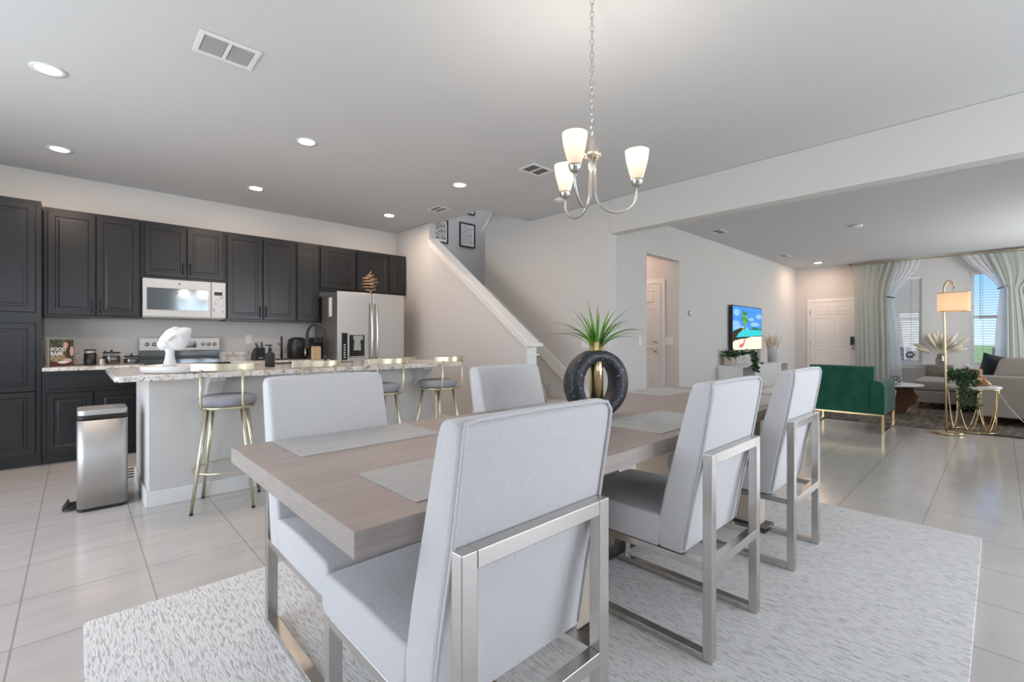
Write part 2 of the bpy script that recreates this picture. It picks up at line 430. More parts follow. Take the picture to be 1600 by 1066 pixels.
struct(MB().box(XW - .1, YS - .1, -.1, XD + .12, YK + .12, 0).build('floor', 'tile'))
mb = MB()
HX0, HX1, HY0 = XS + .12, 5.90, 4.66     # stair opening in the ceiling
mb.box(XW - .1, YS - .1, ZC, XD + .12, HY0, ZC + .25)
mb.box(XW - .1, HY0, ZC, HX0, YK + .12, ZC + .25)
mb.box(HX1, HY0, ZC, XD + .12, YK + .12, ZC + .25)
struct(mb.build('ceiling', 'ceiling'))
swall('wall_north', 'y', YK, YK + .12, XW - .1, HX1 + .12, 0, 5.5)
swall('wall_west', 'x', XW - .12, XW, YS - .1, YK, 0, ZC, [(1.2, 4.8, .03, 2.4)])
swall('wall_south', 'y', YS - .12, YS, XW - .12, XD + .12, 0, ZC, [(-1.4, .4, 1.1, 2.4), (1.9, 4.7, .03, 2.4), (8.8, 12.0, .55, 2.35)])
# wall under and beside the stair flight, its sloping top carrying the white rail cap
SL = (2.60 - 1.13) / (5.70 - 3.70)
zt = lambda y: 1.13 + (y - 3.70) * SL
poly = [(3.70, 0), (YK, 0), (YK, ZC), (5.72, ZC), (5.72, zt(5.72)), (3.70, zt(3.70))]
struct(MB().prism(poly, YZ, XS, XS + .12).build('wall_stair', 'wall', bevel=.012))
cap = [(3.60, 1.085), (3.60, 1.125), (3.66, 1.125), (3.70, zt(3.70) + .035), (5.72, zt(5.72) + .035), (5.72, zt(5.72)), (3.70, zt(3.70)), (3.68, 1.085)]
struct(MB().prism(cap, YZ, XS - .035, XS + .155).build('trim_1', 'trim', bevel=.006))
mb = MB(); mb.prism([(3.70, zt(3.70) - .075), (5.72, zt(5.72) - .075), (5.72, zt(5.72)), (3.70, zt(3.70))], YZ, XS - .018, XS - .001)
mb.box(XS - .012, 3.682, 0, XS + .132, 3.70, 1.08)
mb.box(XS - .03, 3.655, .98, XS + .15, 3.70, 1.0)
struct(mb.build('trim_2', 'trim', bevel=.003))
# bearing wall between stair and living room, the header over the wide opening
yk0 = 3.264
mb = MB(); mb.prism([(yk0, 0), (5.63, 0), (5.63, 2.92), (4.66, 3.80), (4.66, ZC), (yk0, ZC)], YZ, XB, XB + .165)
struct(mb.build('wall_centre', 'wall', bevel=.012))
struct(MB().prism([(5.68, 2.875), (5.68, 2.915), (4.66, 3.84), (4.66, 3.80)], YZ, XB - .03, XB + .195).build('trim_3', 'trim', bevel=.004))
struct(MB().box(XB, YS, 2.455, XB + .165, yk0, ZC).build('wall_header', 'wall', bevel=.008))
struct(MB().prism([(3.05, 0), (3.05, .10), (5.60, 2.02), (5.60, 1.86), (3.35, .12), (3.32, 0)], YZ, XB - .018, XB - .001).build('trim_4', 'trim'))
mb = MB()
for i in range(14):
    y0 = 3.78 + i * .24
    if y0 > 5.66: break
    mb.box(XS + .125, y0, 0, XB - .02, min(y0 + .24, 5.7), .185 * (i + 1))
mb.box(XS + .125, 5.7, 0, HX1, YK, 1.70)
struct(mb.build('stairs', 'cream'))
swall('wall_upper_east', 'x', HX1, HX1 + .1, HY0 - .1, YK, ZC + .25, 5.5, m='wall_up')
swall('wall_upper_west', 'x', HX0 - .1, HX0, HY0 - .1, YK, ZC + .25, 5.5, m='wall_up')
swall('wall_upper_south', 'y', HY0 - .1, HY0, HX0 - .1, HX1 + .1, ZC + .25, 5.5, m='wall_up')
swall('wall_upper_north', 'y', YK - .012, YK, XS + .12, HX1, 1.70, 5.5, m='wall_up')
struct(MB().box(HX0 - .1, HY0 - .1, 5.5, HX1 + .1, YK + .12, 5.6).build('ceiling_upper', 'ceiling'))
swall('wall_stair_east', 'x', HX1, HX1 + .1, 5.5, YK, 0, ZC + .25)
# living room
HO0, HO1, HOZ = 5.845, 6.80, 2.385
swall('wall_television', 'y', YT, YT + .12, XB + .165, XD, 0, ZC, [(HO0, HO1, 0, HOZ)])
W1, W2, WZ = (1.11, 1.97), (-.47, .395), (.66, 2.48)
swall('wall_front', 'x', XD, XD + .12, YS, YT + .12, 0, ZC, [(*W1, *WZ), (*W2, *WZ)])
swall('wall_hall_east', 'x', HO1, HO1 + .1, YT + .12, 5.3, 0, ZC)
swall('wall_hall_west', 'x', HO0 - .14, HO0 - .04, YT + .12, 5.3, 0, ZC)
swall('wall_hall_north', 'y', 5.3, 5.4, HO0 - .14, HO1 + .1, 0, ZC)
# baseboards
def base(name, boxes):
    mb = MB()
    for b in boxes: mb.box(*b)
    struct(mb.build(name, 'trim', bevel=.004))
base('baseboard_centre', [(XB - .015, yk0, 0, XB - .001, 3.30, .11), (XB - .015, yk0 - .015, 0, XB + .18, yk0 - .001, .11)])
base('baseboard_television', [(XB + .18, YT - .015, 0, HO0, YT - .001, .11), (HO1, YT - .015, 0, XD, YT - .001, .11)])
base('baseboard_front', [(XD - .015, YS, 0, XD - .001, 2.16, .11), (XD - .015, 3.16, 0, XD - .001, YT - .016, .11)])
base('baseboard_stair', [(XS - .015, 3.70, 0, XS - .001, 6.05, .11)])

# ---------------------------------------------------------------- doors
def six_panel(mb, w, h, t, mi=0):
    """door leaf in local x(0..w) z(0..h), front at y=-t: slab with six raised panels"""
    mb.box(0, -t, 0, w, 0, h, mi)
    rows = [(.09, .26), (.29, .56), (.615, .94)] if False else [(.10, .42), (.50, .82), (.865, .955)]
    for c0, c1 in ((.13, .45), (.55, .87)):
        for r0, r1 in rows:
            x0, x1, z0, z1 = c0 * w, c1 * w, r0 * h, r1 * h
            d = -t
            o = [(x0, d - .001, z0), (x1, d - .001, z0), (x1, d - .001, z1), (x0, d - .001, z1)]
            def ins(k, y): return [(x0 + k, y, z0 + k), (x1 - k, y, z0 + k), (x1 - k, y, z1 - k), (x0 + k, y, z1 - k)]
            rings = [ins(-.006, d - .0005), ins(0, d - .008), ins(.012, d - .008), ins(.02, d - .001), ins(.045, d - .006)]
            vs_ = [p for r_ in rings for p in r_]
            fs = [(i * 4 + k, i * 4 + (k + 1) % 4, i * 4 + 4 + (k + 1) % 4, i * 4 + 4 + k) for i in range(4) for k in range(4)] + [(16, 17, 18, 19)]
            mb.add(vs_, fs, mi)
    return mb
def casing(w, h, k=.07, t=.018):
    mb = MB(); mb.box(-k, -t, 0, 0, 0, h + k).box(w, -t, 0, w + k, 0, h + k).box(0, -t, h, w, 0, h + k); return mb
def knob(parent, name, x, z, y, r=.028):
    mb = MB(); mb.lathe([(r * 1.1, 0), (r * 1.1, -.008), (r * .45, -.012), (r * .45, -.03), (r, -.042), (r * .9, -.058), (.001, -.062)], (x, y, z), 14, 0, 'y')
    o = mb.build(name, 'nickel', parent); o['label'] = 'brushed nickel ' + name.replace('_', ' '); return o
# front door on the wall x = XD; local x runs along -y
d1 = sroot('door_1', (XD - .002, 3.10, .005), R(-90))
six_panel(MB(), .88, 2.03, .03).build('door_leaf', 'door', d1, bevel=.002)
casing(.88, 2.04).build('casing', 'trim', d1, bevel=.004)
knob(d1, 'door_knob', .82, .96, -.03)
kp = MB().prism(rrect(.785, 1.03, .855, 1.22, .012), XZ, -.055, -.03).build('keypad_lock', 'black', d1); kp['label'] = 'black keypad lock'
for z in (.3, 1.05, 1.75): MB().cyl((0, -.036, z), (0, -.036, z + .09), .009, n=8).build('hinge', 'brass', d1)
# hall door on the wall x = HO1
d2 = sroot('door_2', (HO1 - .002, 4.62, .005), R(-90))
six_panel(MB(), .90, 2.05, .03).build('door_leaf', 'door', d2, bevel=.002)
casing(.90, 2.06).build('casing', 'trim', d2, bevel=.004)
knob(d2, 'door_knob', .84, .98, -.03); knob(d2, 'deadbolt', .84, 1.12, -.03, .022)

# ---------------------------------------------------------------- windows, blinds
def window(name, y0, y1, z0, z1, x, out=1):
    w = sroot(name, (x, 0, 0))
    t = .05; mb = MB(); xa, xb_ = .04, .09
    mb.box(xa, y0, z0, xb_, y0 + t, z1).box(xa, y1 - t, z0, xb_, y1, z1).box(xa, y0 + t, z0, xb_, y1 - t, z0 + t).box(xa, y0 + t, z1 - t, xb_, y1 - t, z1)
    zm = (z0 + z1) / 2 + .03
    mb.box(xa - .01, y0 + t, zm - .03, xb_, y1 - t, zm + .03)
    mb.build('window_frame', 'trim', w, bevel=.004)
    MB().box(.063, y0 + t, z0 + t, .067, y1 - t, zm - .03).build('pane', 'pane', w)
    MB().box(.063, y0 + t, zm + .03, .067, y1 - t, z1 - t).build('pane', 'pane', w)
    MB().box(-.05, y0 - .05, z0 - .03, .04, y1 + .05, z0).build('sill', 'trim', w, bevel=.006)
    MB().box(-.016, y0 - .02, z0 - .10, -.001, y1 + .02, z0 - .03).build('apron', 'trim', w, bevel=.004)
    return w
w1 = window('window_1', *W1, *WZ, XD)
w2 = window('window_2', *W2, *WZ, XD)
st = MB(); st.prism([(1.30 + .075 * math.cos(PI / 8 + k * PI / 4), .84 + .075 * math.sin(PI / 8 + k * PI / 4)) for k in range(8)], YZ, .0580, .0605)
st.prism([(1.30 + .04 * math.cos(k * PI / 6), .84 + .04 * math.sin(k * PI / 6)) for k in range(12)], YZ, .0570, .0580, 1)
tag(st.build('window_sticker', ['black', 'whitepl'], loc=(XD, 0, 0)), 'black octagonal security sticker low on the left front window', 'sticker')
def blind(y0, y1, z0, z1, x, label):
    b = thing('venetian_blind', label, 'blind', (x, 0, 0), 0, 'white venetian blinds in the front windows')
    MB().box(-.01, y0 + .008, z1 - .055, .034, y1 - .008, z1 - .004).build('headrail', 'trim', b, bevel=.003)
    mb = MB(); z = z0 + .06
    while z < z1 - .07:
        c, s_ = .022 * math.cos(R(8)), .022 * math.sin(R(8))
        mb.prism([(.012 - c, z - s_), (.012 + c, z + s_), (.012 + c, z + s_ + .0025), (.012 - c, z - s_ + .0025)], XZ, y0 + .012, y1 - .012)
        z += .050
    mb.build('slats', 'trim', b)
    MB().box(-.008, y0 + .012, z0 + .012, .030, y1 - .012, z0 + .034).build('bottom_rail', 'trim', b, bevel=.002)
    for f in (.2, .8):
        yy = y0 + (y1 - y0) * f
        MB().tube([(.012, yy, z1 - .06), (.012, yy, z0 + .03)], .002, 5).build('ladder_cord', 'matteblack', b)
    MB().tube([(-.018, y1 - .14, z1 - .06), (-.018, y1 - .14, z1 - .95)], .004, 6).build('tilt_wand', 'darksteel', b)
blind(*W1, *WZ, XD, 'white slatted blind in the left front window, behind the green armchair')
blind(*W2, *WZ, XD, 'white slatted blind in the right front window, showing blue sky and lawn')
# glazed openings behind the camera (sources of the daylight; the living room one added)
def glazing(name, root_loc, rz, w, h, nx):
    r = sroot(name, root_loc, rz); mb = MB(); t = .05
    mb.box(0, 0, 0, t, .06, h).box(w - t, 0, 0, w, .06, h).box(t, 0, 0, w - t, .06, t).box(t, 0, h - t, w - t, .06, h)
    for i in range(1, nx): mb.box(w * i / nx - t / 2, 0, t, w * i / nx + t / 2, .06, h - t)
    mb.build('window_frame', 'trim', r)
    for i in range(nx): MB().box(w * i / nx + .03, .028, .055, w * (i + 1) / nx - .03, .032, h - .055).build('pane', 'pane', r)
glazing('door_3', (1.9, YS - .1, .03), 0, 2.8, 2.37, 3)
glazing('window_5', (-1.4, YS - .1, 1.1), 0, 1.8, 1.3, 2)
glazing('added_window_3', (8.8, YS - .1, .55), 0, 3.2, 1.8, 3)  # unseen opening, added and placed to light the living room
glazing('door_4', (XW - .02, 1.2, .03), R(90), 3.6, 2.37, 3)

# ---------------------------------------------------------------- ceiling fittings
def can(x, y, label, energy=5.2, col=(1, .75, .60), z=ZC):
    t = thing('recessed_light', label, 'ceiling light', (x, y, z), 0, 'round recessed ceiling lights')
    MB().lathe([(.062, -.004), (.086, -.008), (.088, -.001), (.062, -.001)], (0, 0, 0), 28, cap=False).build('trim_ring', 'whitepl', t)
    MB().lathe([(.0005, -.0035), (.062, -.0035)], (0, 0, 0), 28).build('lens', 'glow', t)
    light('recessed_lamp', 'AREA', (x, y, z - .012), (0, 0, 0), energy, col, shape='DISK', size=.13)
for x, y, lb in ((-.13, 4.12, 'recessed light nearest the top left corner of the ceiling'), (-.11, 5.78, 'recessed light above the tall pantry cabinet'),
                 (1.44, 4.10, 'recessed light left of centre over the island, near the big vent'), (1.47, 5.76, 'recessed light above the microwave and wall cabinets'),
                 (3.07, 4.09, 'recessed light over the right end of the island'), (3.12, 5.76, 'recessed light above the refrigerator')):
    can(x, y, lb)
can(12.0, 2.78, 'recessed light in front of the white entry door', 8, (1, .66, .46))
light('hall_lamp', 'AREA', (6.3, 4.4, ZC - .02), (0, 0, 0), 9, (1, .70, .54), shape='DISK', size=.2)
light('upstairs_area_light', 'AREA', (5.2, 5.6, 5.45), (0, 0, 0), 10, (.95, .97, 1), shape='DISK', size=.4)  # cool disk area light under the upper ceiling
light('landing_area_light', 'AREA', (HX1 - .02, 5.4, 4.3), (0, R(90), 0), 8, (.95, .97, 1), shape='RECTANGLE', size=1.0, size_y=1.0)  # cool square area light beside the upper east wall

def vent(x0, y0, x1, y1, label, banks, lm='whitepl'):
    cx, cy = (x0 + x1) / 2, (y0 + y1) / 2; w, h = (x1 - x0) / 2, (y1 - y0) / 2
    t = thing('ceiling_vent', label, 'air vent', (cx, cy, ZC), 0, 'white ceiling air vents')
    f = .028; mb = MB()
    mb.box(-w, -h, -.010, w, -h + f, -.001).box(-w, h - f, -.010, w, h, -.001).box(-w, -h + f, -.010, -w + f, h - f, -.001).box(w - f, -h + f, -.010, w, h - f, -.001)
    if banks == 2:
        mb.box(-.01, -h + f, -.010, .01, h - f, -.001)
    mb.build('frame', 'whitepl', t, bevel=.003)
    MB().box(-w + f, -h + f, -.002, w - f, h - f, -.0012).build('duct_shade_sheet', 'duct_shade', t)  # dark sheet stands in for the shade inside the duct
    mb = MB()
    regs = [(-w + f, w - f)] if banks == 1 else [(-w + f, -.01), (.01, w - f)]
    for a, b in regs:
        n = max(5, int((2 * h - 2 * f) / .021))
        for i in range(n):
            y = -h + f + (2 * h - 2 * f) * (i + .5) / n
            mb.prism([(y - .0035, -.0025), (y + .0035, -.0095), (y + .0050, -.0088), (y - .0020, -.0022)], YZ, a + .003, b - .003)
    mb.build('louvers', lm, t)  # grey choices paint shade onto louvers that are white metal
vent(.49, 3.0, .80, 3.245, 'large white two-bank ceiling vent at the upper left', 2, 'louver')
vent(3.20, 3.08, 3.49, 3.30, 'square ceiling vent left of the chandelier', 2, 'steel_side')
vent(3.33, 4.90, 3.53, 5.16, 'small ceiling vent beside the stair opening', 2, 'steel_side')
vent(7.20, 2.95, 7.53, 3.13, 'white living room ceiling vent with shade painted on its louvres, the nearer one', 2, 'steel_side')
vent(10.3, 2.93, 10.65, 3.12, 'white living room ceiling vent with shade painted on its louvres, the farther one near the entry', 2, 'steel_side')
def detector(x, y, label):
    o = MB().lathe([(.07, -.001), (.07, -.018), (.055, -.030), (.02, -.034), (.0005, -.034)], (0, 0, 0), 26).build('smoke_detector', 'whitepl', loc=(x, y, ZC))
    tag(o, label, 'smoke detector')
detector(4.26, 3.66, 'white round smoke detector just behind the chandelier')
detector(8.47, 1.46, 'white round smoke detector on the living room ceiling')
tag(MB().prism(rrect(-.06, -.04, .06, .04, .01), XZ, -.05, 0).build('door_chime', 'whitepl', loc=(5.25, YT - .001, 2.66)), 'small white box high on the wall beside the wide opening', 'wall box')
def plate(x, y, z, n, label, rz, cat='switch', grp=None):
    t = thing('switch_plate', label, cat, (x, y, z), rz, grp)
    MB().prism(rrect(-.035 * n, -.058, .035 * n, .058, .006), XZ, -.006, 0).build('plate', 'whitepl', t)
    for i in range(n):
        xx = (i - (n - 1) / 2) * .06
        MB().box(xx - .012, -.010, -.025, xx + .012, -.006, .025).build('rocker', 'whitepl', t)
plate(XB - .001, 3.62, 1.12, 2, 'white switch plate on the wall left of the wide opening', R(-90))
plate(5.66, YT - .001, 1.14, 1, 'white switch plate on the grey wall left of the hall opening', 0)
plate(HO1 - .001, 3.58, 1.14, 2, 'white switch plate beside the door in the hall', R(-90))
t = thing('thermostat', 'small round white thermostat on the grey wall right of the hall opening', 'thermostat', (7.15, YT - .001, 1.585))
MB().lathe([(.046, 0), (.046, -.018), (.04, -.024), (.0005, -.024)], (0, 0, 0), 26, 0, 'y').build('ring', 'steel', t)
MB().lathe([(.0005, -.0265), (.036, -.0265), (.037, -.024)], (0, 0, 0), 26, 0, 'y').build('face', 'white', t)

# ---------------------------------------------------------------- kitchen cabinets
def cab_door(w, h, panels=((0., 1.),)):
    """raised-panel door; local x 0..w, z 0..h, back at y=0, front at y=-.02"""
    mb = MB(); t = .020
    mb.box(0, -t + .006, 0, w, 0, h)
    fr = min(.052, w * .2)
    edges = [0] + [h * p for p in (q[1] for q in panels)]
    for i, (p0, p1) in enumerate(panels):
        z0, z1 = h * p0, h * p1
        def ins(kx, kz, y): return [(kx, y, z0 + kz), (w - kx, y, z0 + kz), (w - kx, y, z1 - kz), (kx, y, z1 - kz)]
        kz = fr
        rings = [ins(0, 0, -t + .006), ins(.004, .004, -t), ins(fr, kz, -t), ins(fr + .008, kz + .008, -t + .010), ins(fr + .013, kz + .013, -t + .010), ins(fr + .030, kz + .030, -t + .003)]
        vs_ = [p for r_ in rings for p in r_]
        fs = [(a * 4 + k, a * 4 + (k + 1) % 4, a * 4 + 4 + (k + 1) % 4, a * 4 + 4 + k) for a in range(len(rings) - 1) for k in range(4)]
        fs.append(tuple((len(rings) - 1) * 4 + k for k in range(4)))
        mb.add(vs_, fs)
    return mb
def pull(parent, x, z, vertical=True, L=.13):
    mb = MB(); a = L / 2
    pts = [(0, 0, -a), (0, -.02, -a), (0, -.026, -a + .006), (0, -.026, a - .006), (0, -.02, a), (0, 0, a)]
    if not vertical: pts = [(p[2], p[1], 0) for p in pts]
    mb.tube([(x + p[0], p[1] - .020, z + p[2]) for p in pts], .0055, 8)
    o = mb.build('handle', 'black', parent); o['label'] = 'black bar handle'
def cabinet(name, label, x0, x1, yf, yb, z0, z1, doors, drawers=(), toe=False, group=None):
    """doors: (x0,x1,z0,z1,handle side 'l'/'r'/None, handle end 'b'/'t', panels)"""
    t = thing(name, label, 'cabinet', (x0, yf, z0), 0, group)
    W, D, H = x1 - x0, yb - yf, z1 - z0
    mb = MB()
    if toe: mb.box(.0015, .05, 0, W - .0015, D, .09).box(.0015, 0, .09, W - .0015, D, H)
    else: mb.box(.0015, 0, 0, W - .0015, D, H)
    mb.build('body', 'cab', t, bevel=.002)
    for d in doors:
        dx0, dx1, dz0, dz1 = d[0] - x0, d[1] - x0, d[2] - z0, d[3] - z0
        o = cab_door(dx1 - dx0, dz1 - dz0, d[6] if len(d) > 6 else ((0., 1.),)).build('door', 'cab', t, loc=(dx0, -.001, dz0))
        if d[4]:
            hx = .028 if d[4] == 'l' else dx1 - dx0 - .028
            hz = .10 if d[5] == 'b' else dz1 - dz0 - .10
            pull(o, hx, hz)
    for d in drawers:
        dx0, dx1, dz0, dz1 = d[0] - x0, d[1] - x0, d[2] - z0, d[3] - z0
        w, h = dx1 - dx0, dz1 - dz0
        o = MB().box(0, -.02, 0, w, 0, h).build('drawer', 'cab', t, loc=(dx0, -.001, dz0), bevel=.005)
        pull(o, w / 2, h / 2, False, .14)
    return t
YP, YU, YB = 6.07, 6.36, YK - .003
UZ = (1.39, 2.455)
cabinet('pantry_cabinet', 'tall dark pantry cabinet at the far left edge', -.86, -.235, YP, YB, 0, 2.44,
        [(-.83, -.272, 1.415, 2.405, None, 'b'), (-.83, -.272, .115, 1.315, None, 't', ((0., .48), (.48, 1.)))], toe=True)
U = 'dark raised-panel wall cabinets'
cabinet('wall_cabinet', 'dark wall cabinet with two tall doors, left of the microwave', -.234, .505, YU, YB, *UZ,
        [(-.205, .141, 1.41, 2.425, 'r', 'b'), (.147, .490, 1.41, 2.425, 'l', 'b')], group=U)
cabinet('wall_cabinet', 'short dark wall cabinet directly above the microwave', .505, 1.292, YU, YB, 1.842, UZ[1],
        [(.530, .904, 1.862, 2.425, 'r', 'b'), (.916, 1.268, 1.862, 2.425, 'l', 'b')], group=U)
cabinet('wall_cabinet', 'dark wall cabinet with two tall doors, right of the microwave', 1.292, 2.098, YU, YB, *UZ,
        [(1.310, 1.690, 1.41, 2.425, 'r', 'b'), (1.702, 2.085, 1.41, 2.425, 'l', 'b')], group=U)
cabinet('wall_cabinet', 'narrow dark wall cabinet with one tall door, left of the refrigerator', 2.098, 2.400, YU, YB, *UZ,
        [(2.112, 2.384, 1.41, 2.425, None, 'b')], group=U)
cabinet('wall_cabinet', 'short dark two-door wall cabinet above the refrigerator', 2.400, 3.432, YU, YB, 1.85, UZ[1],
        [(2.415, 2.905, 1.87, 2.425, None, 'b'), (2.93, 3.418, 1.87, 2.425, None, 'b')], group=U)
cabinet('wall_cabinet', 'narrow dark wall cabinet in the corner against the stair wall', 3.432, 3.735, YU, YB, 1.85, UZ[1],
        [(3.445, 3.722, 1.87, 2.425, None, 'b')], group=U)
BC = 'dark base cabinets'
cabinet('base_cabinet', 'dark base cabinet with a drawer and two doors, behind the trash can', -.234, .507, YP, YB, 0, .868,
        [(-.205, .118, .115, .665, None, 't'), (.126, .488, .115, .665, None, 't')], [(-.205, .488, .700, .835)], toe=True, group=BC)
cabinet('base_cabinet', 'dark base cabinet right of the stove, behind the island', 1.285, 2.425, YP, YB, 0, .868,
        [(1.30, 1.85, .115, .665, 'r', 't'), (1.86, 2.41, .115, .665, 'l', 't')], [(1.30, 1.85, .700, .835), (1.86, 2.41, .700, .835)], toe=True, group=BC)
cabinet('base_cabinet', 'narrow dark base cabinet between refrigerator and stair wall', 3.43, 3.735, YP, YB, 0, .868,
        [(3.445, 3.72, .115, .835, None, 't')], toe=True, group=BC)
def counter(x0, x1, label):
    t = thing('countertop', label, 'countertop', (x0, YP - .03, .869))
    MB().box(0, 0, 0, x1 - x0, YB - YP + .03, .036).build('slab', 'granite', t, bevel=.006)
    MB().box(0, YB - YP + .006, .0365, x1 - x0, YB - YP + .029, .14).build('backsplash', 'granite', t, bevel=.003)
counter(-.232, .507, 'speckled granite countertop holding the cookbook and jars')
counter(1.285, 2.425, 'speckled granite countertop holding the knife block and air fryer')
counter(3.43, 3.735, 'small granite countertop strip right of the refrigerator')
plate(1.62, YK - .001, 1.17, 1, 'white outlet plate above the backsplash right of the stove', 0, 'outlet')

# microwave
t = thing('microwave', 'stainless over-the-range microwave under the short wall cabinet', 'microwave', (.513, 6.30, 1.405))
W, H = .771, .430
MB().box(0, .03, 0, W, .37, H).build('body', 'steel', t, bevel=.004)
d = MB().box(0, 0, .012, W * .81, .028, H - .004).build('door', 'steel', t, bevel=.004)
MB().box(.035, -.003, .085, W * .775, .004, H - .105).build('window', 'mirrorglass', d, bevel=.003)
d = MB().box(W * .815, 0, .012, W, .028, H - .004).build('control_panel', 'steel', t, bevel=.004)
MB().box(W * .835, -.002, .07, W * .97, .004, H - .10).build('keypad', 'artink2', d)
MB().box(W * .85, -.004, H - .155, W * .955, -.002, H - .115).build('display', 'glassblack', d)
MB().box(.02, .05, -.008, W - .02, .33, -.0005).build('grease_filter', 'steel_side', t)
MB().lathe([(.011, 0), (.011, -.0015), (.0005, -.0016)], (W * .42, -.0002, H - .05), 16, 0, 'y').build('badge', 'steel_side', t)
# stove
t = thing('stove', 'stainless electric stove with knobbed back panel under the microwave', 'stove', (.510, 6.04, 0))
MB().box(.002, .03, .02, .768, .63, .895).build('body', 'steel', t, bevel=.003)
MB().box(.0, .0, .896, .770, .56, .912).build('cooktop', 'glassblack', t, bevel=.003)
d = MB().box(.02, .0, .22, .75, .029, .80).build('oven_door', 'steel', t, bevel=.004)
MB().box(.12, -.004, .33, .65, .004, .66).build('oven_window', 'glassblack', d)
MB().tube([(.06, 0, .76), (.06, -.045, .76), (.71, -.045, .76), (.71, 0, .76)], .011, 8).build('oven_handle', 'steel', d)
MB().box(.02, .0, .05, .75, .029, .20).build('storage_drawer', 'steel', t, bevel=.004)
MB().box(.0, .565, .896, .770, .63, 1.035).build('vent_strip', 'mirrorglass', t, bevel=.003)
bp = MB().box(.0, .555, 1.036, .770, .63, 1.185).build('back_panel', 'steel', t, bevel=.004)
MB().box(.36, .549, 1.07, .53, .556, 1.15).build('display', 'glassblack', bp)
for x in (.065, .13, .595, .655, .715):
    MB().lathe([(.021, 0), (.021, -.012), (.016, -.016), (.015, -.026), (.0005, -.027)], (x, .555, 1.11), 16, 0, 'y').build('knob', 'nickel', bp)
# refrigerator
fx, fy = 2.440, 5.85
t = thing('refrigerator', 'stainless side-by-side-handled refrigerator with water dispenser, beside the stair wall', 'refrigerator', (fx, fy, 0))
FW = .968
MB().box(.006, .075, .02, FW - .006, .80, 1.755).build('body', 'steel_side', t, bevel=.005)
MB().box(.03, .10, 1.756, FW - .03, .30, 1.775).build('hinge_cover', 'steel_side', t)
for side, x0, x1 in (('l', .0, FW / 2 - .003), ('r', FW / 2 + .003, FW)):
    d = MB().box(x0, 0, .74, x1, .07, 1.79).build('door', 'steel', t, bevel=.010, seg=3)
    hx = x1 - .035 if side == 'l' else x0 + .035
    pts = [(hx, 0, .84), (hx, -.05, .87)] + [(hx, -.05 - .018 * math.sin(PI * i / 10), .87 + .74 * i / 10) for i in range(1, 10)] + [(hx, -.05, 1.61), (hx, 0, 1.64)]
    MB().tube(pts, .016, 10).build('handle', 'chrome', d)
    if side == 'l':
        MB().box(.055, -.004, .90, .13, .002, 1.25).build('control_strip', 'glassblack', d)
        mb = MB(); x0_, x1_ = .135, .385
        mb.box(x0_, -.006, .90, x1_, .001, .925).box(x0_, -.006, 1.225, x1_, .001, 1.25).box(x0_, -.006, .925, x0_ + .02, .001, 1.225).box(x1_ - .02, -.006, .925, x1_, .001, 1.225)
        mb.build('dispenser_bezel', 'steel', d)
        MB().box(x0_ + .02, -.002, .925, x1_ - .02, .001, 1.225).build('dispenser_recess', 'glassblack', d)
        mb = MB().box(.20, -.035, 1.16, .33, -.003, 1.215); mb.prism([(.22, 1.16), (.30, 1.16), (.31, 1.02), (.21, 1.02)], XZ, -.018, -.004); mb.box(.165, -.03, .93, .36, -.003, .945)
        mb.build('dispenser_paddle', 'nickel', d)
        mb = MB()
        for k in range(6): mb.box(.08, -.0052, .925 + k * .032, .105, -.004, .940 + k * .032)
        mb.build('dispenser_icons', 'whitepl', d)
d = MB().box(0, 0, .06, FW, .07, .732).build('freezer_drawer', 'steel', t, bevel=.01, seg=3)
MB().tube([(.12, 0, .66), (.12, -.05, .66), (FW - .12, -.05, .66), (FW - .12, 0, .66)], .014, 8).build('handle', 'chrome', d)
lb = MB().box(.003, .19, 1.47, .0055, .29, 1.72).build('energy_label', 'paper', t)
# coil ornament on the refrigerator
mb = MB(); pts = []
for i in range(150):
    q = i / 149; a = q * 2 * PI * 6.2; rr = (.035 + .085 * math.sin(PI * min(1, q * 1.08)) ** .8) * (1 if q < .8 else 1.0 - (q - .8) * 3.2)
    pts.append((rr * math.cos(a) + .014 * math.sin(a * .37), rr * math.sin(a) * .9, .05 + .27 * q + .020 * math.sin(a + 1.9 * q)))
mb.tube([(0, 0, .004), (0, 0, .03), pts[0]] + pts, .0055, 6); mb.lathe([(.05, .0005), (.05, .006), (.01, .01), (.0005, .011)], (0, 0, 0), 20)
tag(mb.build('wire_sculpture', 'copper', loc=(fx + .50, fy + .14, 1.776)), 'copper coiled-wire sculpture on top of the refrigerator', 'sculpture')

# ---------------------------------------------------------------- island
IX0, IX1, IY0, IY1 = .36, 2.69, 4.05, 4.92
t = thing('kitchen_island', 'grey painted kitchen island with white baseboard under the granite bar top', 'island', (IX0, IY0, 0))
L, D = IX1 - IX0, IY1 - IY0
MB().box(0, 0, 0, L, D, .897).build('body', 'wall', t, bevel=.008)
bb = MB().box(-.014, -.014, .0, L + .014, -.001, .11).box(-.014, -.001, .0, -.001, D, .11).box(L + .001, -.001, 0, L + .014, D, .11).build('baseboard', 'trim', t, bevel=.004)
for x in (.33, L - .22):  # two small brackets
    prof = [(0, .895), (-.18, .895), (-.18, .87), (-.15, .855), (-.10, .82), (-.06, .77), (-.045, .73), (-.025, .71), (0, .705)]
    MB().prism([(y - .0012, z) for y, z in prof], YZ, x, x + .10).build('corbel', 'wall', t, bevel=.004)
t = thing('island_countertop', 'long speckled granite bar top with the sculpture tray and faucet', 'countertop', (0, 0, .898))
MB().prism(rrect(.170, 3.76, 2.88, 4.98, .03), XY, 0, .038).build('slab', 'granite', t, bevel=.006)
CT = .9365
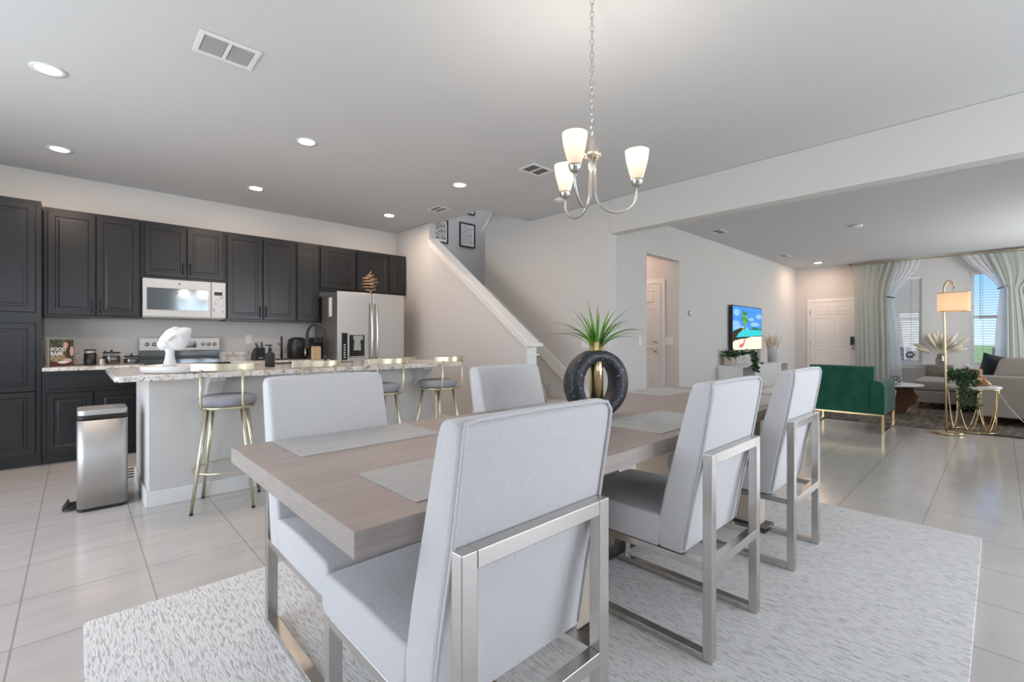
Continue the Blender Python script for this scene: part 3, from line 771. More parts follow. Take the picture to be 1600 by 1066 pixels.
# sink rim and faucet
tag(MB().prism(rrect(1.35, 4.50, 2.05, 4.90, .04), XY, 0, .004).build('sink', 'darksteel', loc=(0, 0, CT + .0005)), 'dark metal sink set into the island behind the stools', 'sink')
t = thing('kitchen_faucet', 'tall matte black gooseneck faucet on the island', 'faucet', (1.70, 4.36, CT + .001), R(28))
MB().lathe([(.028, 0), (.028, .012), (.017, .02), (.017, .09), (.0005, .09)], (0, 0, 0), 16).build('base', 'matteblack', t)
ap = [(0, 0, .085), (0, 0, .27)] + [(0, .105 - .105 * math.cos(PI * i / 12), .27 + .105 * math.sin(PI * i / 12)) for i in range(1, 13)] + [(0, .21, .245)]
MB().tube(ap, .013, 10).build('spout', 'matteblack', t)
MB().lathe([(.014, .25), (.018, .235), (.021, .15), (.017, .145), (.0005, .145)], (0, .21, 0), 14).build('spray_head', 'matteblack', t)
MB().tube([(.015, 0, .06), (.05, 0, .075), (.095, 0, .095)], .007, 8).build('lever', 'matteblack', t)
# soap
t = thing('soap_dispenser', 'matte black soap pump bottle on the island top', 'soap bottle', (1.175, 4.19, CT + .001))
MB().lathe([(.036, 0), (.038, .004), (.038, .10), (.033, .115), (.014, .125), (.014, .135), (.0005, .135)], (0, 0, 0), 20).build('bottle', 'matteblack', t)
mb = MB().lathe([(.016, .136), (.016, .155), (.006, .158), (.006, .176), (.0005, .176)], (0, 0, 0), 12); mb.box(-.036, -.009, .174, .014, .009, .186)
mb.build('pump', 'black', t)
# tray with face sculpture
tag(MB().lathe([(.228, 0), (.241, .006), (.244, .040), (.240, .046), (.222, .046), (.217, .036), (.0005, .034)], (0, 0, 0), 44).build('round_tray', 'tray', loc=(.555, 4.05, CT + .001)),
    'round white marble tray at the left end of the island, under the face sculpture', 'tray')
t = thing('face_sculpture', 'white plaster face sculpture on a stem, on the marble tray', 'sculpture', (.482, 4.05, CT + .0365), R(-30))
MB().lathe([(.040, 0), (.040, .02), (.030, .06), (.026, .10), (.034, .135), (.0005, .14)], (0, 0, 0), 20, sy=.8).build('stem', 'ceramic', t)
mb = MB(); NU, NV = 56, 34; vs_, fs = [], []
OUT = [(192, 135), (130, 150), (60, 145), (0, 162), (-40, 140), (-120, 70), (-170, -20), (-200, -75), (-160, -140), (-60, -132), (20, -148), (80, -145), (160, -60), (186, 40)]
OA = sorted((math.atan2(z, x) % (2 * PI), math.hypot(x, z) * .00055) for x, z in OUT)
def orad(a):
    a %= 2 * PI; L_ = [(OA[-1][0] - 2 * PI, OA[-1][1])] + OA + [(OA[0][0] + 2 * PI, OA[0][1])]
    for (a0, r0), (a1, r1) in zip(L_, L_[1:]):
        if a0 <= a <= a1: f = (a - a0) / (a1 - a0); f = f * f * (3 - 2 * f); return r0 + (r1 - r0) * f
def facept(u, v, back):
    """a tipped-back face: brow at the upper right, chin at the lower left, leaf-like outline"""
    r_ = orad(u) * v; x, z = r_ * math.cos(u), r_ * math.sin(u)
    dep = .055 * (1 - v ** 2) ** .6 if not back else -.03 * (1 - v ** 2)
    if not back:
        q = R(42); rx, rz = x * math.cos(q) + z * math.sin(q), -x * math.sin(q) + z * math.cos(q)
        g = lambda t, w: math.exp(-(t / w) ** 2)
        dep += .019 * g(rz - .004, .010) * g(rx - .012, .026) + .011 * g(rz - .004, .015) * g(rx + .012, .010)      # nose
        dep += .009 * g(rz - .004, .020) * g(rx + .042, .006) + .008 * g(rz - .004, .017) * g(rx + .055, .006)      # lips
        dep += .007 * g(rx - .052, .010) * (g(rz - .034, .02) + g(rz + .026, .02))                                  # brows
        dep -= .008 * g(rx - .032, .010) * (g(rz - .032, .013) + g(rz + .024, .013))                                # eye hollows
        dep += .006 * g(rx - .030, .005) * (g(rz - .032, .011) + g(rz + .024, .011))                                # lids
    return (x, -dep, z)
for back in (0, 1):
    b0 = len(vs_)
    for j in range(NV + 1):
        for i in range(NU): vs_.append(facept(2 * PI * i / NU, max(.001, j / NV), back))
    for j in range(NV):
        for i in range(NU): fs.append((b0 + j * NU + i, b0 + j * NU + (i + 1) % NU, b0 + (j + 1) * NU + (i + 1) % NU, b0 + (j + 1) * NU + i))
o0, o1 = NV * NU, (NV + 1) * NU + NV * NU
for i in range(NU): fs.append((o0 + i, o0 + (i + 1) % NU, o1 + (i + 1) % NU, o1 + i))
mb.add(vs_, fs, 0, True); mb.xf(Matrix.Translation((.028, 0, .198)))
mb.build('face', 'ceramic', t)
# kitchen mat
tag(MB().prism(rrect(.30, 4.98, 1.75, 5.42, .03), XY, 0, .008).build('kitchen_mat', 'zebra', loc=(0, 0, .0008)), 'black and white patterned mat on the floor behind the island', 'mat')

# trash can
t = thing('trash_can', 'rectangular stainless steel pedal trash can at the end of the island', 'trash can', (.133, 4.232, .001), 0)
MB().prism(rrect(-.130, .004, .130, .296, .04), XY, 0, .022).build('base', 'black', t)
MB().prism(rrect(-.133, 0, .133, .300, .042), XY, .0225, .615, smooth=True).build('body', 'steel', t)
MB().prism(rrect(-.133, 0, .133, .300, .042), XY, .6155, .648, smooth=True).build('rim_band', 'black', t)
MB().prism(rrect(-.131, .002, .131, .298, .042), XY, .6485, .685, smooth=True).build('lid', 'steel', t, bevel=.004)
mb = MB().box(-.185, .09, .020, -.134, .21, .034); mb.prism([(-.205, .012), (-.176, .060), (-.170, .056), (-.196, .008)], XZ, .09, .21)
mb.build('pedal', 'black', t)

# counter items, left of the stove
t = thing('cookbook', 'cookbook with a food photo cover standing on the left counter', 'book', (-.105, 6.22, .906), R(36))
MB().box(-.100, .0, .006, .100, .022, .258).build('pages', 'paper', t)
mb = MB()
tilt = 0
def rect2(x0, z0, x1, z1, y, mi): mb.add([(x0, y, z0), (x1, y, z0), (x1, y, z1), (x0, y, z1)], [(0, 1, 2, 3)], mi)
def oval(cx, cz, rx, rz, y, mi, n=16): mb.add([(cx + rx * math.cos(2 * PI * k / n), y, cz + rz * math.sin(2 * PI * k / n)) for k in range(n)], [tuple(range(n))], mi)
mb.box(-.102, -.003, .004, .102, -.0008, .260, 0)
cov = [mat('cover_green', (.11, .13, .075), .4, var=((30, 30, 30), (.03, .045, .03), .4, .6)), mat('cover_tan', (.42, .35, .20), .4, var=((60, 60, 60), (.20, .12, .08), .45, .6)),
       mat('cover_hair', (.07, .025, .018), .4), mat('cover_skin', (.62, .42, .34), .4), mat('cover_burgundy', (.10, .02, .02), .4), 'paper']
oval(.050, .200, .036, .050, -.0034, 2); oval(.064, .13, .026, .080, -.0035, 2)
oval(.032, .205, .021, .030, -.0038, 3); oval(.084, .145, .016, .050, -.0036, 3)
oval(-.03, .080, .068, .038, -.0040, 1); rect2(-.100, .006, .100, .048, -.0036, 4); oval(.01, .040, .045, .013, -.0044, 5); oval(.05, .055, .034, .022, -.0042, 3)
mb.build('cover', cov, t)
def text(body, size, parent, loc, rot, m, name='lettering'):
    c = bpy.data.curves.new(name, 'FONT'); c.body = body; c.size = size; c.extrude = .0004; c.offset = size * .03
    tmp = bpy.data.objects.new(name, c); COL.objects.link(tmp)
    dg = bpy.context.evaluated_depsgraph_get(); me = bpy.data.meshes.new_from_object(tmp.evaluated_get(dg))
    bpy.data.objects.remove(tmp)
    o = bpy.data.objects.new(name, me); COL.objects.link(o); me.materials.clear(); me.materials.append(M[m]); o.parent = parent; o.location = loc; o.rotation_euler = rot
    return o
text('FOOD', .046, t, (-.096, -.0052, .150), (R(90), 0, 0), 'paper')
text('BABE', .046, t, (-.096, -.0052, .110), (R(90), 0, 0), 'paper')
t = thing('book_stand', 'clear acrylic stand holding the cookbook on the left counter', 'stand', (-.105, 6.22, .906), R(36))
MB().box(-.118, .0235, .0, .126, .0275, .285).build('back_plate', 'clear', t)
MB().box(-.118, -.03, .0, .126, .0225, .0035).build('ledge', 'clear', t)
t = thing('coffee_grinder', 'black and steel coffee grinder on the left counter beside the jars', 'grinder', (.10, 6.32, .906))
MB().lathe([(.046, 0), (.048, .004), (.048, .115), (.0005, .116)], (0, 0, 0), 24).build('body', 'black', t)
MB().lathe([(.044, .1165), (.044, .148), (.0005, .149)], (0, 0, 0), 24).build('cup', 'steel', t)
MB().lathe([(.047, .1495), (.047, .158), (.0005, .160)], (0, 0, 0), 24).build('lid', 'black', t)
MB().tube([(-.045, 0, .02), (-.08, .01, .006), (-.11, .0, .0055), (-.10, .05, .0055), (-.05, .09, .0055)], .003, 6).build('cord', 'black', t)
def jar(x, y, r, h, label, fill):
    t = thing('glass_jar', label, 'jar', (x, y, .906), 0, 'glass jars on the left counter')
    MB().lathe([(r * .95, 0), (r, .008), (r * 1.02, h * .6), (r * .9, h * .9), (r * .86, h)], (0, 0, 0), 24).build('jar_body', 'clear', t)
    MB().lathe([(r * .9, .006), (r * .92, h * fill), (.0005, h * fill + .015)], (0, 0, 0), 20).build('contents', 'jarfill', t)
    MB().lathe([(r * .98, h + .001), (r * .98, h + .014), (.01, h + .017), (.009, h + .028), (.015, h + .034), (.0005, h + .038)], (0, 0, 0), 24).build('lid', 'black', t)
jar(.265, 6.36, .074, .115, 'taller glass jar of dark coffee beans with black knob lid', .75)
jar(.425, 6.36, .066, .072, 'shorter glass jar with black knob lid, nearest the stove', .75)
t = thing('milk_pitcher', 'small steel pitcher with a black spoon between grinder and jars', 'pitcher', (.185, 6.26, .906))
MB().lathe([(.028, 0), (.030, .004), (.024, .05), (.026, .062), (.022, .060), (.021, .01), (.0005, .008)], (0, 0, 0), 18).build('cup', 'steel', t)
MB().tube([(.0, 0, .02), (.018, .01, .11), (.03, .012, .145)], [.003, .003, .009], 6).build('spoon', 'black', t)
# right of the stove
t = thing('knife_block', 'black block of steel-handled knives on the right counter', 'knife block', (1.67, 6.44, .906), R(10))
MB().prism([(-.07, 0), (.075, 0), (.075, .07), (-.01, .155), (-.07, .155)], YZ, -.055, .055).build('block', 'black', t, bevel=.004)
MB().box(-.025, -.0715, .02, .025, -.0705, .035).build('badge', 'nickel', t)
for k, (dx, h) in enumerate(((-.04, .06), (-.015, .085), (.012, .07), (.038, .08))):
    MB().tube([(dx, -.05 + .02 * (k % 2), .156), (dx + .01 * (k - 1.5), -.055 + .02 * (k % 2), .156 + h)], [.007, .009], 8).build('knife', 'nickel' if k % 2 else 'black', t)
t = thing('paper_towel_holder', 'black upright paper towel holder on the right counter', 'holder', (1.94, 6.42, .906))
MB().lathe([(.075, 0), (.075, .010), (.0005, .012)], (0, 0, 0), 26).build('base', 'black', t)
MB().cyl((0, 0, .012), (0, 0, .30), .013, n=12).build('post', 'black', t)
MB().tube([(0, 0, .16), (-.03, -.01, .195), (-.05, -.01, .21)], [.005, .005, .008], 8).build('tension_arm', 'black', t)
t = thing('air_fryer', 'glossy black air fryer with handle, on the counter left of the refrigerator', 'air fryer', (2.155, 6.475, .906), R(15))
MB().lathe([(.105, 0), (.125, .02), (.13, .17), (.115, .255), (.06, .285), (.0005, .287)], (0, 0, 0), 28).build('body', 'black', t)
MB().prism(rrect(-.075, .03, .075, .16, .02), XZ, -.135, -.105).build('basket_front', 'black', t)
MB().tube([(0, -.135, .14), (0, -.175, .13), (0, -.178, .06), (0, -.165, .045)], .014, 8).build('handle', 'chrome', t)
t = thing('cutting_board', 'small pale bamboo cutting board propped against the black coffee maker', 'cutting board', (2.27, 6.125, .906), R(6))
MB().prism(rrect(-.062, 0.001, .062, .17, .012), XZ, -.010, .006).build('board', 'bamboo', t, bevel=.002)
t = thing('coffee_maker', 'black coffee maker at the counter end beside the refrigerator', 'coffee maker', (2.345, 6.17, .906), R(4))
mb = MB().box(-.075, -.0, 0, .075, .17, .03).box(-.075, .09, .03, .075, .17, .25).box(-.078, 0, .205, .078, .17, .285)
mb.build('body', 'black', t, bevel=.012, seg=3)
MB().lathe([(.045, .032), (.055, .06), (.055, .12), (.035, .17), (.0005, .172)], (0, .042, 0), 20).build('carafe', 'glassblack', t)

# ---------------------------------------------------------------- bar stools
def stool():
    t = thing('bar_stool', '', 'bar stool', (0, 0, 0), 0, 'champagne gold bar stools at the island')
    MB().lathe([(.15, .705), (.178, .712), (.186, .735), (.178, .762), (.14, .774), (.0005, .776)], (0, 0, 0), 32).build('seat', 'seatgrey', t)
    pts = [(.165 * math.cos(2 * PI * k / 28), .165 * math.sin(2 * PI * k / 28), .694) for k in range(28)]
    MB().tube(pts, .010, 8, closed=True).tube([(-.16, 0, .694), (.16, 0, .694)], .007, 6).build('seat_ring', 'champagne', t)
    for sx in (-1, 1):
        for sy in (-1, 1):
            l = MB().tube([(sx * .105, sy * .105, .690), (sx * .181, sy * .181, .012)], [.015, .0105], 10).build('leg', 'champagne', t)
            MB().cyl((sx * .1815, sy * .1815, .0005), (sx * .181, sy * .181, .0115), .0112, n=10).build('foot_cap', 'black', l)
    r = .208
    MB().tube([(r * math.cos(2 * PI * k / 32), r * math.sin(2 * PI * k / 32), .262) for k in range(32)], .008, 8, closed=True).build('foot_ring', 'champagne', t)
    for sx in (-1, 1):
        mb = MB(); mb.tube([(sx * .10, -.08, .690), (sx * .118, -.155, .688), (sx * .122, -.19, .700), (sx * .122, -.205, .73), (sx * .122, -.212, .80), (sx * .122, -.218, .965)], .0085, 8)
        mb.build('back_post', 'champagne', t)
    mb = MB(); n = 14; vs_, fs = [], []
    for i in range(n + 1):
        x = -.185 + .37 * i / n; y = -.232 + .055 * (x / .185) ** 2
        for dy in (0, .012):
            for z in (.955, 1.003): vs_.append((x, y + dy, z))
    for i in range(n):
        a = i * 4; fs += [(a, a + 1, a + 5, a + 4), (a + 2, a + 6, a + 7, a + 3), (a, a + 4, a + 6, a + 2), (a + 1, a + 3, a + 7, a + 5)]
    fs += [(0, 2, 3, 1), (n * 4, n * 4 + 1, n * 4 + 3, n * 4 + 2)]
    mb.add(vs_, fs, 0, False); mb.build('backrest', 'champagne', t, bevel=.003)
    return t
s0 = stool(); s0.location = (.784, 3.79, .001); s0.rotation_euler = (0, 0, R(-20))
s0['label'] = 'gold bar stool nearest the trash can, fully visible with round grey seat'
for x, y, rz, lb in ((1.35, 3.79, 0, 'gold bar stool mostly hidden behind the first dining chair back, second from the left'),
                     (1.955, 3.79, 0, 'gold bar stool peeking out right of the first dining chair back, third from the left'),
                     (2.58, 3.79, R(6), 'gold bar stool at the right end of the island, against the stair wall')):
    dup(s0, (x, y, .001), rz, lb)

# ---------------------------------------------------------------- dining area
RZ = .0125
o = MB().prism(rrect(.02, .07, 3.83, 2.57, .02), XY, 0, .0115).build('dining_rug', 'rug', loc=(0, 0, .0006), bevel=.003)
tag(o, 'large pale grey textured rug under the dining table', 'rug')
TX0, TX1, TY0, TY1, TZ = .412, 3.65, .905, 1.935, .775
t = thing('dining_table', 'long taupe wooden dining table with thick top', 'table', ((TX0 + TX1) / 2, (TY0 + TY1) / 2, RZ))
hx, hy = (TX1 - TX0) / 2, (TY1 - TY0) / 2
xj = [-hx, -hx + .95, hx - .95, hx]   # two end boards and the extension leaf
zt0, zt1 = TZ - .058 - RZ, TZ - RZ
cx = (TX0 + TX1) / 2
xs_ = [-hx, 1.235 - cx, 2.83 - cx, hx]
for nm, a, b in (('tabletop', xs_[0], xs_[1]), ('extension_leaf', xs_[1] + .0012, xs_[2] - .0012), ('tabletop', xs_[2], xs_[3])):
    mb = MB().box(a, -hy, zt0, b, hy, zt1)
    mb.m = [0 if i == 1 else 1 for i in range(6)]
    mb.build(nm, ['wood', 'woodedge'], t, bevel=.002)
mb = MB().box(-hx + .25, -hy + .09, zt0 - .035, hx - .25, -hy + .14, zt0 - .001).box(-hx + .25, hy - .14, zt0 - .035, hx - .25, hy - .09, zt0 - .001)
mb.build('apron_rail', 'darksteel', t)
for x in (-.63, .97):
    ly = hy - .09 if x > 0 else .30
    l = MB().box(x, -ly, .031, x + .09, ly, zt0 - .036).build('leg', 'cream', t, bevel=.004)
    l['label'] = 'cream slab leg'
    MB().box(x - .03, -ly - .04, 0, x + .12, ly + .04, .030).build('foot_plate', 'darksteel', t, bevel=.003)
MB().box(-.539, -.06, .031, .969, .06, .10).build('stretcher', 'darksteel', t, bevel=.004)

def dchair():
    """faces +y; rear of the metal frame at y=0, centred on x=0"""
    t = thing('dining_chair', '', 'dining chair', (0, 0, 0), 0, 'upholstered dining chairs around the table')
    w = .24; k = .040; q = .034
    mb = MB()
    for sx in (-1, 1):
        x0, x1 = (-w, -w + k) if sx < 0 else (w - k, w)
        mb.box(x0, 0, .0, x1, q, .745)                 # rear upright
        mb.box(x0, q, .0, x1, .632, .026)              # floor rail
        mb.box(x0, q, .326, x1, .632, .354)            # seat rail
        mb.box(x0, .632, 0, x1, .632 + q, .354)        # front upright
    mb.box(-w + k, 0, .707, w - k, q, .745); mb.box(-w + k, 0, .322, w - k, q, .358); mb.box(-w + k, .632, .326, w - k, .632 + q, .354)
    mb.build('metal_frame', 'nickel', t, bevel=.0025)
    # seat
    prof = [(.205, .356), (.655, .356), (.674, .372), (.677, .43), (.667, .462), (.63, .476), (.42, .484), (.19, .478)]
    MB().prism(prof, YZ, -.246, .250).build('seat', 'linen', t, bevel=.020, seg=4, hard=False)
    # leaning back, slightly bowed
    prof = [(.108, .356), (.206, .356), (.206, .46), (.182, .58), (.146, .72), (.107, .87), (.083, .96), (.068, .996), (.02, 1.002), (-.002, .985), (.004, .93), (.036, .745), (.074, .56)]
    MB().prism(prof, YZ, -.244, .250).build('backrest', 'linen', t, bevel=.016, seg=4, hard=False)
    rear = [(.106, .375), (.073, .56), (.034, .745), (.0025, .93), (-.003, .975)]
    pts = [(-.236, y - .001, z) for y, z in rear] + [(-.228, .001, .994), (-.2, .003, .999), (0, .004, 1.001), (.2, .003, .999), (.234, .001, .994)] + [(.242, y - .001, z) for y, z in rear[::-1]]
    MB().tube(pts, .0048, 7).build('piping', 'linen', t)
    return t
c0 = dchair(); c0.location = (.770, .700, RZ)
c0['label'] = 'pale grey dining chair in the foreground, seen from behind, closest to the viewer'
for x, y, rz, lb in ((1.875, .700, 0, 'pale grey dining chair on the near side, in the middle of its row'),
                     (2.83, .700, 0, 'pale grey dining chair on the near side, farthest right, beside the green armchair'),
                     (.80, 2.065, PI, 'pale grey dining chair on the island side, nearest the viewer, before the bar stools'),
                     (1.865, 2.06, PI, 'pale grey dining chair on the island side, just left of the ring vase')):
    dup(c0, (x, y, RZ), rz, lb)
def placemat(x0, y0, x1, y1, lb):
    cx_, cy_ = (x0 + x1) / 2, (y0 + y1) / 2
    o = MB().prism(rrect(x0 - cx_, y0 - cy_, x1 - cx_, y1 - cy_, .004), XY, 0, .0026).build('placemat', 'placemat', loc=(cx_, cy_, TZ + .0006))
    tag(o, lb, 'placemat', 'silver woven placemats')
for a in ((.545, 1.60, 1.115, 1.915, 'silver placemat in front of the chair by the bar stools, nearest left corner'),
          (.595, .965, 1.165, 1.285, 'silver placemat half hidden behind the foreground dining chair'),
          (1.765, .965, 2.33, 1.285, 'silver placemat in front of the middle near-side dining chair'),
          (1.73, 1.60, 2.27, 1.915, 'silver placemat left of the ring vase on the island side'),
          (2.93, .965, 3.50, 1.285, 'silver placemat glimpsed between the two right-hand dining chairs'),
          (2.93, 1.60, 3.50, 1.915, 'silver placemat at the far end of the table, right of the ring vase')):
    placemat(*a)
# ring vase with grass
t = thing('ring_vase', 'black speckled ring-shaped vase with gold tube in the middle of the table', 'vase', (1.93, 1.415, TZ + .001), R(-16))
rc = .170
mb = MB(); N = 56
sec = [(-.030, -.045), (.030, -.045), (.036, -.030), (.036, .030), (.030, .045), (-.030, .045), (-.036, .030), (-.036, -.030)]
vs_, fs = [], []
for i in range(N):
    a = 2 * PI * i / N
    kk = .80 + .22 * math.cos(a) ** 2
    for dr, dy in sec:
        rr = .141 + dr * kk
        vs_.append((rr * math.cos(a), dy, max(0, rc - .002 + rr * math.sin(a))))
for i in range(N):
    for k in range(8): fs.append((i * 8 + k, i * 8 + (k + 1) % 8, ((i + 1) % N) * 8 + (k + 1) % 8, ((i + 1) % N) * 8 + k))
mb.add(vs_, fs, 0, True); mb.build('ring', 'ring', t)
MB().lathe([(.0345, .075), (.0345, .3795), (.031, .3795), (.031, .33), (.0005, .33)], (0, 0, 0), 28).build('tube', 'gold', t)
rnd = random.Random(11)
t2 = thing('grass_plant', 'bright green spiky grass plant standing in the ring vase', 'plant', (1.93, 1.415, TZ + .001))
mb = MB()
for k in range(30):
    a = rnd.uniform(0, 2 * PI); o_ = rnd.uniform(0, .016); spread = (k / 30) ** .8
    if spread > .45: a = R(-43) + (PI if k % 2 else 0) + rnd.uniform(-.75, .75)
    Lb = rnd.uniform(.20, .29) + .03 * spread
    mb.blade((o_ * math.cos(a), o_ * math.sin(a), .332), (math.cos(a), math.sin(a)), Lb, rnd.uniform(.014, .021), .25 + 1.35 * spread, 9, 0, R(86) - .60 * spread)
mb.build('blades', 'leaf', t2)

# ---------------------------------------------------------------- chandelier
CX, CY = 1.789, 1.337
t = thing('chandelier', 'brushed nickel chandelier with three lit frosted glass shades, hanging on a chain', 'chandelier', (CX, CY, 0), R(-43.4))
MB().lathe([(.062, ZC - .001), (.062, ZC - .02), (.03, ZC - .035), (.0005, ZC - .036)], (0, 0, 0), 24).build('canopy', 'nickel', t)
z = ZC - .036; k = 0
while z > 2.135:
    mb = MB(); pts = []
    for i in range(12):
        a = 2 * PI * i / 12; u, v = .0085 * math.cos(a), .021 * math.sin(a)
        pts.append((u, 0, z - .018 + v) if k % 2 else (0, u, z - .018 + v))
    mb.tube(pts, .0023, 5, closed=True).build('chain_link', 'nickel', t); z -= .0325; k += 1
MB().lathe([(.006, 2.135), (.012, 2.128), (.024, 2.118), (.026, 2.065), (.03, 2.058), (.03, 2.046), (.02, 2.040), (.0005, 2.038)], (0, 0, 0), 24).build('hub', 'nickel', t)
mb = MB()
for i in range(9):
    a = 2 * PI * i / 9; mb.tube([(.03 * math.cos(a) + .012 * math.cos(b) * math.cos(a), .03 * math.sin(a) + .012 * math.cos(b) * math.sin(a), 2.05 + .012 * math.sin(b)) for b in [2 * PI * j / 10 for j in range(10)]], .002, 5, closed=True)
mb.build('coil_collar', 'copper', t)
RA = .215
for i in range(3):
    a = R(0 + 120 * i); ca, sa = math.cos(a), math.sin(a)
    pr = [(.014, 2.045), (.014, 1.95), (.016, 1.88)]
    pr += [(.016 + (RA - .016) / 2 * (1 - math.cos(PI * j / 14)), 1.88 - .105 * math.sin(PI * j / 14)) for j in range(1, 15)]
    pr += [(RA, 1.895)]
    arm = MB().tube([(r_ * ca, r_ * sa, z_) for r_, z_ in pr], .0062, 8).build('arm', 'nickel', t)
    MB().lathe([(.006, 1.893), (.022, 1.905), (.029, 1.925), (.029, 1.932), (.0005, 1.933)], (RA * ca, RA * sa, 0), 20).build('cup', 'nickel', arm)
    MB().lathe([(.026, 1.930), (.036, 1.965), (.050, 2.02), (.056, 2.068), (.053, 2.068), (.047, 2.02), (.033, 1.967), (.022, 1.934)], (RA * ca, RA * sa, 0), 26, cap=False).build('lamp_shade', 'frost', arm)
    MB().lathe([(.011, 1.934), (.012, 1.96), (.024, 1.995), (.024, 2.015), (.012, 2.035), (.0005, 2.037)], (RA * ca, RA * sa, 0), 16).build('bulb', 'bulb', arm)
    c43, s43 = math.cos(R(-43.4)), math.sin(R(-43.4))
    light('chandelier_lamp', 'POINT', (CX + RA * (ca * c43 - sa * s43), CY + RA * (ca * s43 + sa * c43), 2.085), (0, 0, 0), 4.8, (1, .90, .80), shadow_soft_size=.03)

# ---------------------------------------------------------------- pictures in the stairwell
def picture(x0, x1, z0, z1, label, ink):
    t = thing('framed_print', label, 'picture', ((x0 + x1) / 2, YK - .013, (z0 + z1) / 2), 0, 'black framed prints in the stairwell')
    w, h = (x1 - x0) / 2, (z1 - z0) / 2; f = .022
    mb = MB().box(-w, -.02, -h, w, 0, -h + f).box(-w, -.02, h - f, w, 0, h).box(-w, -.02, -h + f, -w + f, 0, h - f).box(w - f, -.02, -h + f, w, 0, h - f)
    mb.build('frame', 'black', t)
    MB().box(-w + f, -.008, -h + f, w - f, -.001, h - f).build('mat_board', 'paper', t)
    MB().box(-w + f + .03, -.0095, -h + f + .04, w - f - .03, -.0082, h - f - .03).build('print', ink, t)
picture(4.39, 4.745, 2.84, 3.25, 'black framed dark floral print at left, cut off by the stair rail', 'artink')
picture(5.0, 5.35, 2.84, 3.28, 'black framed pale print hanging at the right in the stairwell', 'artink2')
picture(5.0, 5.35, 3.45, 3.89, 'black framed print highest in the stairwell, only its bottom edge showing', 'artink2')
t = thing('post_knob', 'small grey tapered post with rounded head by the foot of the stairs', 'post', (3.60, 3.28, .001))
MB().lathe([(.07, 0), (.07, .012), (.012, .03), (.010, .58), (.014, .62), (.022, .655), (.034, .67), (.038, .70), (.034, .722), (.0005, .728)], (0, 0, 0), 18).build('post', 'knobgrey', t)

# ---------------------------------------------------------------- television wall
# television on a wall bracket
t = thing('television', 'wall-mounted flat television showing a palm beach picture', 'television', (9.415, YT - .085, .955))
MB().box(-.75, 0, 0, .75, .045, .84).build('casing', 'black', t, bevel=.004)
MB().box(-.2, .046, .2, .2, .083, .6).build('wall_bracket', 'matteblack', t)
mb = MB()
scr = [emissive('screen_sky', (.10, .36, .92), .75), emissive('screen_cloud', (.30, .55, 1), .85), emissive('screen_sea', (.06, .62, .68), .85), emissive('screen_sand', (.98, .86, .62), .95),
       emissive('screen_trunk', (.055, .035, .03), 1), emissive('screen_frond', (.05, .20, .03), 1), emissive('screen_red', (.70, .16, .14), 1), emissive('screen_island', (.04, .16, .10), 1), emissive('screen_frond_light', (.22, .42, .05), 1)]
x0, x1, z0, z1 = -.735, .735, .015, .825
def poly2(pts, y, mi): mb.add([(x, y, z) for x, z in pts], [tuple(range(len(pts)))], mi)
SX = lambda u: x0 + (x1 - x0) * u
SZ = lambda v: z0 + (z1 - z0) * v
P = lambda l: [(SX(u), SZ(v)) for u, v in l]
poly2(P([(0, .40), (1, .40), (1, 1), (0, 1)]), -.0012, 0)
for cu, cv, ru, rv in ((.08, .55, .16, .12), (.30, .48, .2, .07), (.75, .60, .16, .05), (.9, .8, .12, .06), (.62, .72, .10, .04), (.12, .86, .1, .08)):
    poly2(P([(min(1, max(0, cu + ru * math.cos(k * PI / 9))), max(.41, cv + rv * math.sin(k * PI / 9))) for k in range(18)]), -.0014 - cu * .0001, 1)
poly2(P([(0, .28), (1, .33), (1, .47), (0, .47)]), -.0016, 2)
poly2(P([(.58, .47), (.62, .50), (.72, .545), (.82, .52), (.92, .50), (1, .50), (1, .465), (.58, .465)]), -.0017, 7)
poly2(P([(0, 0), (1, 0), (1, .31), (.6, .30), (.42, .255), (.25, .25), (0, .20)]), -.0018, 3)
poly2(P([(0, .17), (0, .42), (.12, .47), (.26, .51), (.40, .50), (.30, .45), (.18, .38), (.08, .25)]), -.0021, 4)
rr = random.Random(4)
for k in range(34):
    a = rr.uniform(0, 2 * PI); cu, cv = .37 + rr.uniform(-.035, .035), .70 + rr.uniform(-.16, .13); l = rr.uniform(.13, .24)
    du, dv = math.cos(a) * l * .75, math.sin(a) * l * 1.0
    poly2(P([(cu, cv), (cu + du * .5 - dv * .10, cv + dv * .5 + du * .12), (cu + du, min(.97, cv + dv)), (cu + du * .5 + dv * .1, cv + dv * .5 - du * .12)]), -.0023 - k * .00002, 5 if k % 3 else 8)
poly2(P([(.20, .10), (.24, .14), (.31, .14), (.36, .24), (.41, .24), (.36, .10), (.27, .06)]), -.0033, 6)
poly2(P([(.14, .10), (.20, .075), (.34, .085), (.30, .06), (.20, .055)]), -.0035, 4)
poly2(P([(.17, .27), (.18, .27), (.235, .11), (.225, .11)]), -.0036, 4)
mb.build('screen', scr, t)
